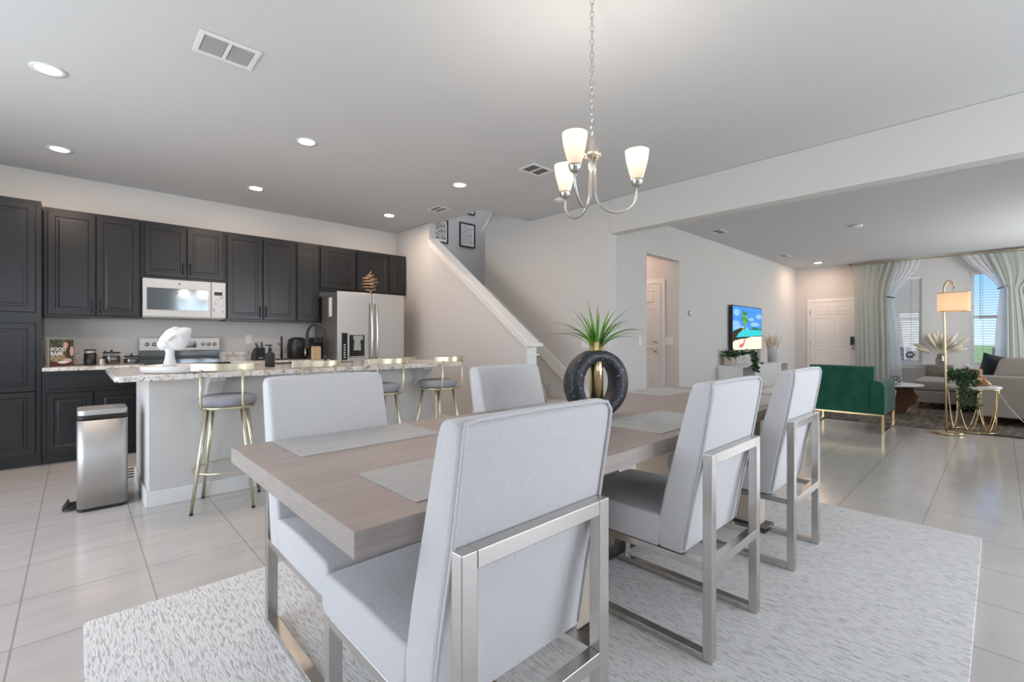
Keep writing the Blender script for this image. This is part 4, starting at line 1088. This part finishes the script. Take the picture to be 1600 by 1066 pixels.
# floating media console
t = thing('media_console', 'long white wall-hung media console with open niches under the television', 'console', (8.22, 3.0, .305))
CL, CD, CH = 2.45, .415, .40
secs = [(0, .54, 'n'), (.54, 1.96, 'd'), (1.96, CL, 'n')]
mb = MB().box(0, 0, 0, CL, CD, .02).box(0, 0, CH - .02, CL, CD, CH).box(0, CD - .012, .02, CL, CD, CH - .02)
for x in (0, .53, 1.95, CL - .02): mb.box(x, 0, .02, x + .02, CD - .012, CH - .02)
mb.build('carcass', 'white', t, bevel=.002)
for a, b, kd in secs:
    if kd == 'd': MB().box(a + .004, -.019, .003, b - .0, -.001, CH - .004).build('door', 'white', t, bevel=.002)
    else: MB().box(a + .021, CD - .05, .021, b - .021, CD - .013, CH - .021).build('niche_back', 'steel_side', t)
KZ = .7055
t = thing('trailing_plant', 'dark trailing plant in a cream square pot on the left of the media console', 'plant', (8.42, 3.28, KZ))
MB().box(-.075, -.075, 0, .075, .075, .15).build('pot', 'cream', t, bevel=.012)
rnd = random.Random(5); mb = MB()
for k in range(150):
    a = rnd.uniform(0, 2 * PI); r_ = rnd.uniform(0, .12); mb.leafq((r_ * math.cos(a), r_ * math.sin(a), .13 + rnd.uniform(0, .12)), rnd.uniform(.05, .09), rnd)
for s_ in range(5):
    for k in range(40):
        q = k / 39; x = .05 + .15 * q ** .8 + rnd.uniform(-.03, .03); y = -.06 - .31 * min(1, q * 2) + s_ * .012 + rnd.uniform(-.03, .03); zz = .20 + .04 * math.sin(q * 3) - .52 * max(0, q - .42) ** 1.05
        mb.leafq((x, y if q < .45 else min(y, -.345), zz), rnd.uniform(.05, .09), rnd)
mb.build('foliage', 'leafdark', t)
t = thing('pampas_vase', 'ribbed white floor vase of tan dried grass at the right end of the console', 'vase', (10.26, 3.17, KZ))
mb = MB().lathe([(.082, 0), (.085, .28), (.080, .36), (.068, .36), (.065, .05), (.0005, .04)], (0, 0, 0), 26)
mb.build('vase', 'ceramic', t)
mb = MB()
for k in range(13): mb.tube([((.0865 if k < 10 else .0835) * math.cos(2 * PI * j / 26), (.0865 if k < 10 else .0835) * math.sin(2 * PI * j / 26), .025 + .0255 * k) for j in range(26)], .0035, 5, closed=True)
mb.build('bands', 'steel_side', t)
rnd = random.Random(8); mb = MB()
for k in range(44):
    a = rnd.uniform(0, 2 * PI); mb.blade((.03 * math.cos(a), .03 * math.sin(a), .06), (math.cos(a), math.sin(a)), rnd.uniform(.42, .58), .028, rnd.uniform(.1, .4), 8, 0, R(89) - rnd.uniform(0, .24))
mb.build('dried_grass', 'pampastan', t)
t = thing('remote_control', 'slim black remote lying on the media console', 'remote', (9.40, 3.08, KZ), R(20))
MB().prism(rrect(-.16, -.03, .16, .03, .02), XY, .0005, .022).build('body', 'black', t, bevel=.004)
mb = MB(); rnd = random.Random(3)
for k in range(3):
    pts = []
    for i in range(26):
        q = i / 25; pts.append((.75 * q, .05 * math.sin(q * 9 + k), .012 + .16 * abs(math.sin(q * PI * 2 + k * .9)) * (1 - .4 * q)))
    mb.tube(pts, .006, 5)
tag(mb.build('white_cable', 'whitepl', loc=(8.80, 3.30, KZ)), 'loops of white cable lying on the console under the television', 'cable')

# ---------------------------------------------------------------- front wall: curtains
ROD = (XD - .20, 2.815)
t = thing('curtain_rod', 'thin dark curtain rod across both front windows', 'curtain rod', (ROD[0], 0, ROD[1]))
MB().tube([(0, 2.27, 0), (0, -1.7, 0)], .011, 8).build('rod', 'brass', t)
MB().ball((0, 2.29, 0), .024, 8).build('finial', 'darksteel', t)
for y in (2.25, .78, -1.2): MB().tube([(0, y, 0), (.195, y, 0)], .007, 6).build('bracket', 'brass', t)
def cloth(name, label, cat, rows, m, amp, waves, xo=0, group=None, thick=.004, seed=0, flat=None):
    """rows: (z, yLeft, yRight, depth offset towards room) top to bottom; y decreases to the right"""
    NU_, NV_ = 120, 40; vs_, fs = [], []
    rws = []
    for j in range(NV_ + 1):
        q = j / NV_ * (len(rows) - 1); i = min(int(q), len(rows) - 2); f = q - i; f = f * f * (3 - 2 * f) if False else f
        rws.append([rows[i][k] * (1 - f) + rows[i + 1][k] * f for k in range(4)])
    for z, ya, yb, dx in rws:
        wd = abs(yb - ya); am = amp * min(1.0, .35 + .9 * wd / 1.0)
        for i in range(NU_ + 1):
            u = i / NU_
            ph = 2 * PI * waves * (u + .03 * math.sin(5 * u + seed)) + seed
            fl = 1.0
            if flat: fl = 1.0 if u > flat else .30 + .25 * (u / flat)
            fl *= .55 + .45 * math.sin(2.1 * u * PI + seed) ** 2
            vs_.append((xo - dx - fl * am * (.5 * math.sin(ph) + .22 * math.sin(ph * 2.3 + 1)), ya + (yb - ya) * u, z))
    for j in range(NV_):
        for i in range(NU_): a = j * (NU_ + 1) + i; fs.append((a, a + 1, a + NU_ + 2, a + NU_ + 1))
    mb = MB(); mb.add(vs_, fs, 0, True); o = mb.build(name, m, loc=(ROD[0], 0, 0))
    if thick:
        s_ = o.modifiers.new('solid', 'SOLIDIFY'); s_.thickness = thick
    tag(o, label, cat, group)
    return o
top = ROD[1] - .014
cloth('drape', 'long sage grey drape hanging beside the front door', 'curtain',
      [(top, 2.22, 1.44, .012), (2.60, 2.21, 1.50, .03), (2.35, 2.205, 1.57, .05), (2.12, 2.20, 1.60, .06), (1.85, 2.195, 1.60, .06), (1.2, 2.18, 1.585, .06), (.55, 2.17, 1.58, .06), (.02, 2.165, 1.57, .06)], 'drape', .028, 7, group='sage drapes', flat=.62)
cloth('sheer_curtain', 'white sheer curtain swept left and tied back over the left window', 'curtain',
      [(top, 1.72, 1.10, -.035), (2.62, 1.71, 1.16, -.01), (2.40, 1.70, 1.32, .0), (2.20, 1.68, 1.46, .0), (2.05, 1.655, 1.545, .0), (1.9, 1.655, 1.53, .0), (1.4, 1.66, 1.47, .0), (.8, 1.66, 1.42, .0), (.02, 1.65, 1.38, .0)], 'sheer', .03, 8, group='white sheers', thick=0)
cloth('drape', 'sage grey drape swept right and tied back beside the right window', 'curtain',
      [(top, .16, -.95, .012), (2.62, .10, -.92, .03), (2.40, .02, -.80, .05), (2.20, -.05, -.55, .06), (2.10, -.09, -.40, .06), (1.9, -.09, -.44, .06), (1.3, -.09, -.55, .06), (.6, -.09, -.62, .06), (.02, -.09, -.66, .06)], 'drape', .016, 6, group='sage drapes', seed=1)
cloth('sheer_curtain', 'white sheer curtain swept right and tied back over the right window', 'curtain',
      [(top, .52, -.30, -.035), (2.62, .40, -.28, -.01), (2.40, .20, -.22, .0), (2.25, .08, -.16, .0), (2.10, .0, -.12, .0), (1.9, .01, -.12, .0), (1.4, .05, -.12, .0), (.8, .07, -.12, .0), (.02, .08, -.12, .0)], 'sheer', .03, 9, group='white sheers', thick=0, seed=2)
def tieback(y0, z0, y1, z1, label):
    t = thing('curtain_tieback', label, 'tieback', (XD - .002, y0, z0), 0, 'rope curtain tiebacks')
    MB().lathe([(.02, 0), (.018, -.08), (.028, -.09), (.028, -.10), (.0005, -.105)], (0, 0, 0), 14, 0, 'x').build('hook', 'darksteel', t)
    dy, dz = y1 - y0, z1 - z0
    MB().tube([(-.09, 0, 0), (-.2, dy * .3, dz * .5), (-.30, dy * .7, dz * .85), (-.29, dy, dz), (-.20, dy * 1.03, dz)], .012, 8).build('rope', 'darksteel', t)
tieback(1.76, 2.17, 1.53, 2.04, 'dark rope tieback holding the left sheer and drape')
tieback(-.22, 2.25, .02, 2.11, 'dark rope tieback holding the right sheer and drape')

# ---------------------------------------------------------------- living room furniture
o = MB().prism(rrect(8.05, -2.1, 12.2, 2.4, .01), XY, 0, .0095).build('living_rug', 'livrug', loc=(0, 0, .0006))
tag(o, 'brown woven living room rug under the sofa and coffee table', 'rug')
LZ = .011
# green armchair, its back to the camera (faces +x)
t = thing('green_armchair', 'emerald green velvet armchair with gold legs, seen from behind', 'armchair', (7.215, .97, .001))
AW, AD = .84, .83
prof = [(.0, .235), (.17, .235), (.17, .45), (.20, .80), (.19, .825), (.05, .825), (.025, .81)]
MB().prism([(x, z) for x, z in prof], XZ, .11, AW - .03).build('backrest', 'velvet', t, bevel=.022, seg=4)
MB().box(.172, .145, .235, AD - .02, AW - .145, .32).build('seat_base', 'velvet', t, bevel=.01)
MB().box(.185, .147, .322, AD, AW - .147, .45).build('seat_cushion', 'velvet', t, bevel=.03, seg=4)
for y0 in (0, AW - .14):
    pf = [(y0, .235)] + [(y0 + .07 - .07 * math.cos(PI * k / 10), .57 + .075 * math.sin(PI * k / 10)) for k in range(11)] + [(y0 + .14, .235)]
    MB().prism(pf, YZ, -.012, AD).build('armrest', 'velvet', t, bevel=.008)
mb = MB(); q = .026
for y in (.004, AW - .004 - q):
    for x in (.0, AD - q): mb.box(x, y, 0, x + q, y + q, .234)
    mb.box(q, y, 0, AD - q, y + q, .022); mb.box(q, y, .212, AD - q, y + q, .234)
for x in (0, AD - q): mb.box(x, .03, .212, x + q, AW - .03, .234)
mb.build('gold_base', 'gold', t, bevel=.002)
# arc lamp
t = thing('arc_floor_lamp', 'brass arc floor lamp with a lit drum shade', 'floor lamp', (7.83, .445, .001), R(-43.4))
MB().lathe([(.150, 0), (.150, .022), (.142, .028), (.02, .034), (.0005, .036)], (0, 0, 0), 36).build('base', 'brass', t)
pts = [(-.010, 0, .03), (-.018, 0, .6), (-.036, 0, 1.25), (-.044, 0, 1.60), (-.043, 0, 1.74)]
pts += [(.022 - .064 * math.cos(PI * k / 12 * .86), 0, 1.79 + .095 * math.sin(PI * k / 12 * .86)) for k in range(13)]
MB().tube(pts, .0115, 10).build('pole', 'brass', t)
MB().tube([pts[-1], (.084, 0, 1.78), (.078, 0, 1.735), (.078, 0, 1.60)], .006, 6).build('shade_holder', 'brass', t)
sh = MB().lathe([(.150, 1.515), (.150, 1.735), (.147, 1.735), (.147, 1.515), (.150, 1.515)], (.078, 0, 0), 40, cap=False)
sh.build('lamp_shade', 'lampshade', t)
mb = MB()
for zz in (1.512, 1.738): mb.tube([(.078 + .149 * math.cos(2 * PI * k / 40), .149 * math.sin(2 * PI * k / 40), zz) for k in range(40)], .004, 5, closed=True)
for k in range(3): a = 2 * PI * k / 3; mb.tube([(.078, 0, 1.738), (.078 + .148 * math.cos(a), .148 * math.sin(a), 1.738)], .003, 5)
mb.build('shade_ring', 'brass', t)
MB().ball((.078, 0, 1.565), .032, 8).build('bulb', 'bulb', t)
# side table
SX_, SY_ = 8.20, .225
t = thing('side_table', 'round marble side table on looped gold wire base', 'side table', (SX_, SY_, LZ))
MB().lathe([(.245, .545), (.25, .55), (.25, .57), (.245, .575), (.0005, .575)], (0, 0, 0), 44).build('tabletop', 'tray', t)
MB().tube([(.235 * math.cos(2 * PI * k / 44), .235 * math.sin(2 * PI * k / 44), .537) for k in range(44)], .0075, 6, closed=True).build('top_hoop', 'gold', t)
MB().tube([(.195 * math.cos(2 * PI * k / 44), .195 * math.sin(2 * PI * k / 44), .008) for k in range(44)], .0075, 6, closed=True).build('base_hoop', 'gold', t)
for k in range(7):
    a0 = 2 * PI * k / 7 + .3; mb = MB()
    for sgn in (1, -1):
        pts = []
        for i in range(15):
            q_ = i / 14; a = a0 + sgn * R(25.5) * math.sin(PI / 2 * q_ ** .62); r_ = .195 + .04 * q_
            pts.append((r_ * math.cos(a), r_ * math.sin(a), .012 + .522 * q_))
        mb.tube(pts, .006, 6)
    mb.build('wire_loop', 'gold', t)
TT = LZ + .576
t = thing('bushy_plant', 'bushy dark green plant spilling over the side table', 'plant', (SX_ - .10, SY_ + .10, TT))
MB().lathe([(.06, 0.0005), (.075, .09), (.065, .09), (.055, .02), (.0005, .02)], (0, 0, 0), 20).build('pot', 'white', t)
rnd = random.Random(21); mb = MB()
for k in range(700):
    a = rnd.uniform(0, 2 * PI); r_ = .155 * rnd.random() ** .5; zz = .05 + .15 * rnd.random()
    mb.leafq((r_ * .8 * math.cos(a), r_ * math.sin(a), zz), rnd.uniform(.028, .05), rnd)
for k in range(500):
    q_ = rnd.random(); a = R(205) + rnd.uniform(-.6, .6); r_ = .13 + .04 * q_ + rnd.uniform(0, .04)
    mb.leafq((r_ * math.cos(a), r_ * math.sin(a), .08 - .36 * q_), rnd.uniform(.028, .05) * (1 - .3 * q_), rnd)
mb.build('foliage', 'leafdark', t)
t = thing('wooden_ornament', 'honey-coloured wooden ornament on the side table', 'ornament', (SX_ + .03, SY_ - .085, TT), R(-40))
MB().lathe([(.070, .0005), (.072, .03), (.042, .06), (.0005, .12)], (0, 0, 0), 22).build('base', 'amberwood', t)
MB().prism(rrect(-.125, .05, -.030, .21, .02), XZ, -.02, .05).build('upright_block', 'amberwood', t, bevel=.004)
# coffee table
t = thing('coffee_table', 'round marble-topped coffee table on curved walnut legs', 'coffee table', (9.42, 1.22, LZ))
MB().lathe([(.40, .425), (.43, .435), (.43, .45), (.0005, .452)], (0, 0, 0), 44).build('tabletop', 'tray', t)
for k in range(3):
    a = R(-100 + 120 * k); mb = MB()
    pf = [(.10, 0), (.20, 0), (.24, .10), (.34, .20), (.37, .30), (.33, .38), (.25, .424), (.05, .424), (.12, .34), (.10, .2)]
    mb.prism(pf, XZ, -.05, .05); mb.xf(Matrix.Rotation(a, 4, 'Z')); mb.build('leg', 'walnut', t, bevel=.006)
t = thing('wire_figurine', 'small black wire knot ornament on the coffee table edge', 'ornament', (9.12, 1.10, LZ + .453))
mb = MB(); mb.tube([(.06 * math.cos(q_) * math.cos(q_ * .5), .06 * math.sin(q_ * 1.5), .075 + .065 * math.sin(q_)) for q_ in [4 * PI * k / 60 for k in range(60)]], .006, 6, closed=True)
mb.build('knot', 'darksteel', t)
# sofa
t = thing('sectional_sofa', 'beige sectional sofa with chaise at the right edge', 'sofa', (9.0, 0, LZ))
MB().box(0, -.95, .10, .20, .22, .66).build('armrest', 'sofa', t, bevel=.03, seg=3)
MB().box(.203, -.95, .10, 1.25, .20, .30).build('base', 'sofa', t, bevel=.015)
MB().box(1.253, -.95, .10, 2.45, .98, .30).build('chaise_base', 'ottoman', t, bevel=.015)
MB().box(.205, -.70, .303, 1.25, .22, .47).build('seat_cushion', 'sofa', t, bevel=.035, seg=3)
MB().box(1.255, -.70, .303, 2.45, 1.0, .47).build('chaise_cushion', 'ottoman', t, bevel=.035, seg=3)
MB().box(.203, -.95, .303, 2.45, -.705, .74).build('backrest', 'sofa', t, bevel=.03, seg=3)
for x in (.21, 1.30):
    mb = MB().prism([(-.70, .475), (-.44, .475), (-.50, .88), (-.58, .92), (-.70, .90)], YZ, x, x + 1.05); mb.build('back_cushion', 'sofa', t, bevel=.045, seg=4)
for x, y in ((.08, .15), (.08, -.88), (1.33, .90), (2.37, .90), (2.37, -.88)):
    MB().tube([(x, y, .099), (x + (.02 if x > 2 else -.02), y + (.03 if y > 0 else -.02), .0005)], [.026, .015], 8).build('leg', 'walnut', t)
t = thing('throw_pillow', 'dark teal throw pillow leaning on the sofa arm', 'pillow', (9.60, .0, LZ + .475), R(0))
mb = MB(); vs_, fs = [], []; n = 14
for sd in (1, -1):
    for j in range(n + 1):
        for i in range(n + 1):
            u, v = 2 * i / n - 1, 2 * j / n - 1
            th = .085 * ((1 - u ** 4) * (1 - v ** 4)) ** .6 * sd; k = 1 - .08 * (1 - u * u) * (v * v) ; k2 = 1 - .08 * (1 - v * v) * (u * u)
            vs_.append((th, .22 * u * k2, .23 * v * k))
for sd in (0, 1):
    for j in range(n):
        for i in range(n): a = sd * (n + 1) ** 2 + j * (n + 1) + i; fs.append((a, a + 1, a + n + 2, a + n + 1))
mb.add(vs_, fs, 0, True); mb.xf(Matrix.Translation((-.04, 0, .23)) @ Matrix.Rotation(R(-18), 4, 'Y') @ Matrix.Rotation(R(14), 4, 'X')); mb.build('cushion', 'pillow', t)
t = thing('scatter_cushion', 'beige scatter cushion standing behind the sofa arm, in front of the dark pillow', 'cushion', (9.31, -.24, LZ + .476), 0)
MB().prism([(-.36, 0), (.36, 0), (.33, .06), (.24, .40), (.18, .425), (-.34, .44)], YZ, -.08, .06).build('cushion', 'sofa', t, bevel=.05, seg=4, hard=False)
# mirrored cabinet with pampas between the windows
t = thing('mirrored_cabinet', 'small taupe mirrored cabinet between the front windows', 'cabinet', (12.30, .62, .001))
MB().box(0, 0, 0, .38, .40, .66).build('body', 'smoke', t, bevel=.004)
d = MB().box(-.02, .01, .02, -.001, .39, .64).build('door', 'smoke', t, bevel=.006)
MB().ball((-.034, .09, .56), .02, 7).build('knob', 'chrome', d)
t = thing('pampas_bouquet', 'large cream pampas bouquet in a smoky vase between the windows', 'vase', (12.42, .80, .662))
MB().lathe([(.07, 0.0005), (.085, .04), (.08, .12), (.055, .17), (.062, .20), (.055, .20), (.05, .17), (.07, .11), (.07, .04), (.0005, .03)], (0, 0, 0), 22).build('vase', 'amber', t)
rnd = random.Random(31); mb = MB()
for k in range(26):
    a = rnd.uniform(0, 2 * PI); tl = rnd.uniform(.05, .95) if k > 6 else rnd.uniform(.75, 1.0)
    d_ = Vector((math.cos(a) * math.sin(tl) * .36, math.sin(a) * math.sin(tl), math.cos(tl))).normalized(); p0 = Vector((0, 0, .15)); Lp = rnd.uniform(.45, .66)
    pts = [p0 + d_ * Lp * q_ + Vector((0, 0, -.12 * q_ * q_)) for q_ in (0, .3, .45, .6, .75, .9, 1.)]
    mb.tube(pts, [.003, .003, .016, .032, .036, .024, .004], 7)
mb.build('plumes', 'pampas', t)
mb = MB(); pts = []
for i in range(40):
    q_ = i / 39; pts.append((8.52 + .06 * math.sin(q_ * 9), .02 - .62 * q_, max(.0145, .012 + .50 * (1 - q_ * 1.35) ** 2 if q_ < .74 else .0145)))
mb.tube(pts, .004, 6); tag(mb.build('lamp_cord', 'whitepl'), 'white power cord drooping from behind the side table to the rug', 'cord')
mb = MB(); mb.tube([(8.03 + .02 * math.sin(i * .8), .42 - .05 * i, .0165) for i in range(24)], .005, 6)
tag(mb.build('floor_cord', 'black'), 'dark cord along the rug edge beside the floor lamp base', 'cord')

# ---------------------------------------------------------------- outside
struct(MB().box(XD + .13, -60, -.25, 140, 60, -.15).build('lawn', 'grass'))
t = thing('neighbour_house', 'tan stucco house across the lawn, seen through the left window', 'house', (23, 1.5, -.15))
MB().box(0, 0, 0, 8, 11, 6.2).build('wall', 'brick', t)
MB().prism([(-.4, 6.2), (11.4, 6.2), (5.5, 8.8)], YZ, -.4, 8.4).build('roof', 'roof', t)
for y in (1.75, 4.6):
    f = MB().box(-.05, y, 2.5, -.002, y + 1.2, 4.1).build('window_frame', 'trim', t); MB().box(-.06, y + .08, 2.58, -.051, y + 1.12, 4.02).build('window_pane', 'glassblack', f)
def hedge(x, y, sx, sy, h, label):
    mb = MB(); rnd = random.Random(int(x * 7 + y * 3)); n = 220
    mb.lathe([(.9, 0), (1., h * .4), (.8, h * .8), (.0005, h * .92)], (0, 0, 0), 18, sx=sx, sy=sy)
    for k in range(n * 3):
        a = rnd.uniform(0, 2 * PI); q_ = rnd.random(); r_ = (1 - q_ ** 3 * .75); mb.leafq((sx * r_ * math.cos(a), sy * r_ * math.sin(a), h * q_), .16, rnd)
    tag(mb.build('shrub', 'hedge', loc=(x, y, -.15)), label, 'shrub')
hedge(16.2, -.35, .6, .7, .85, 'low green shrub outside the right window')
hedge(30, -3.2, 2.2, 3.0, 2.0, 'large round bush far across the lawn, right window')
hedge(16.4, 2.4, .5, .6, .8, 'low green shrub outside the left window')
def slat_chair(x, y, label):
    t = thing('porch_chair', label, 'chair', (x, y, -.149), R(-90), 'dark slatted porch chairs')
    for sx in (-.27, .27):
        MB().box(sx - .025, -.3, 0, sx + .025, -.25, .62).build('leg', 'matteblack', t); MB().box(sx - .025, .22, 0, sx + .025, .27, .45).build('leg', 'matteblack', t)
        MB().box(sx - .045, -.34, .621, sx + .045, .32, .645).build('armrest', 'matteblack', t)
    MB().box(-.24, -.32, .38, .24, .30, .41).build('seat', 'matteblack', t)
    mb = MB()
    for k in range(5): x_ = -.22 + k * .11; mb.prism([(.28, .42), (.31, .42), (.50, 1.12), (.47, 1.12)], YZ, x_ - .04, x_ + .04)
    mb.box(-.24, .315, .58, .24, .34, .63); mb.build('back_slats', 'matteblack', t)
slat_chair(14.2, 1.75, 'dark slatted porch chair outside the left window')
slat_chair(14.4, -.15, 'dark slatted porch chair outside the right window')

# wall paint and trims that carry object-space textures need no UVs; nothing else to load
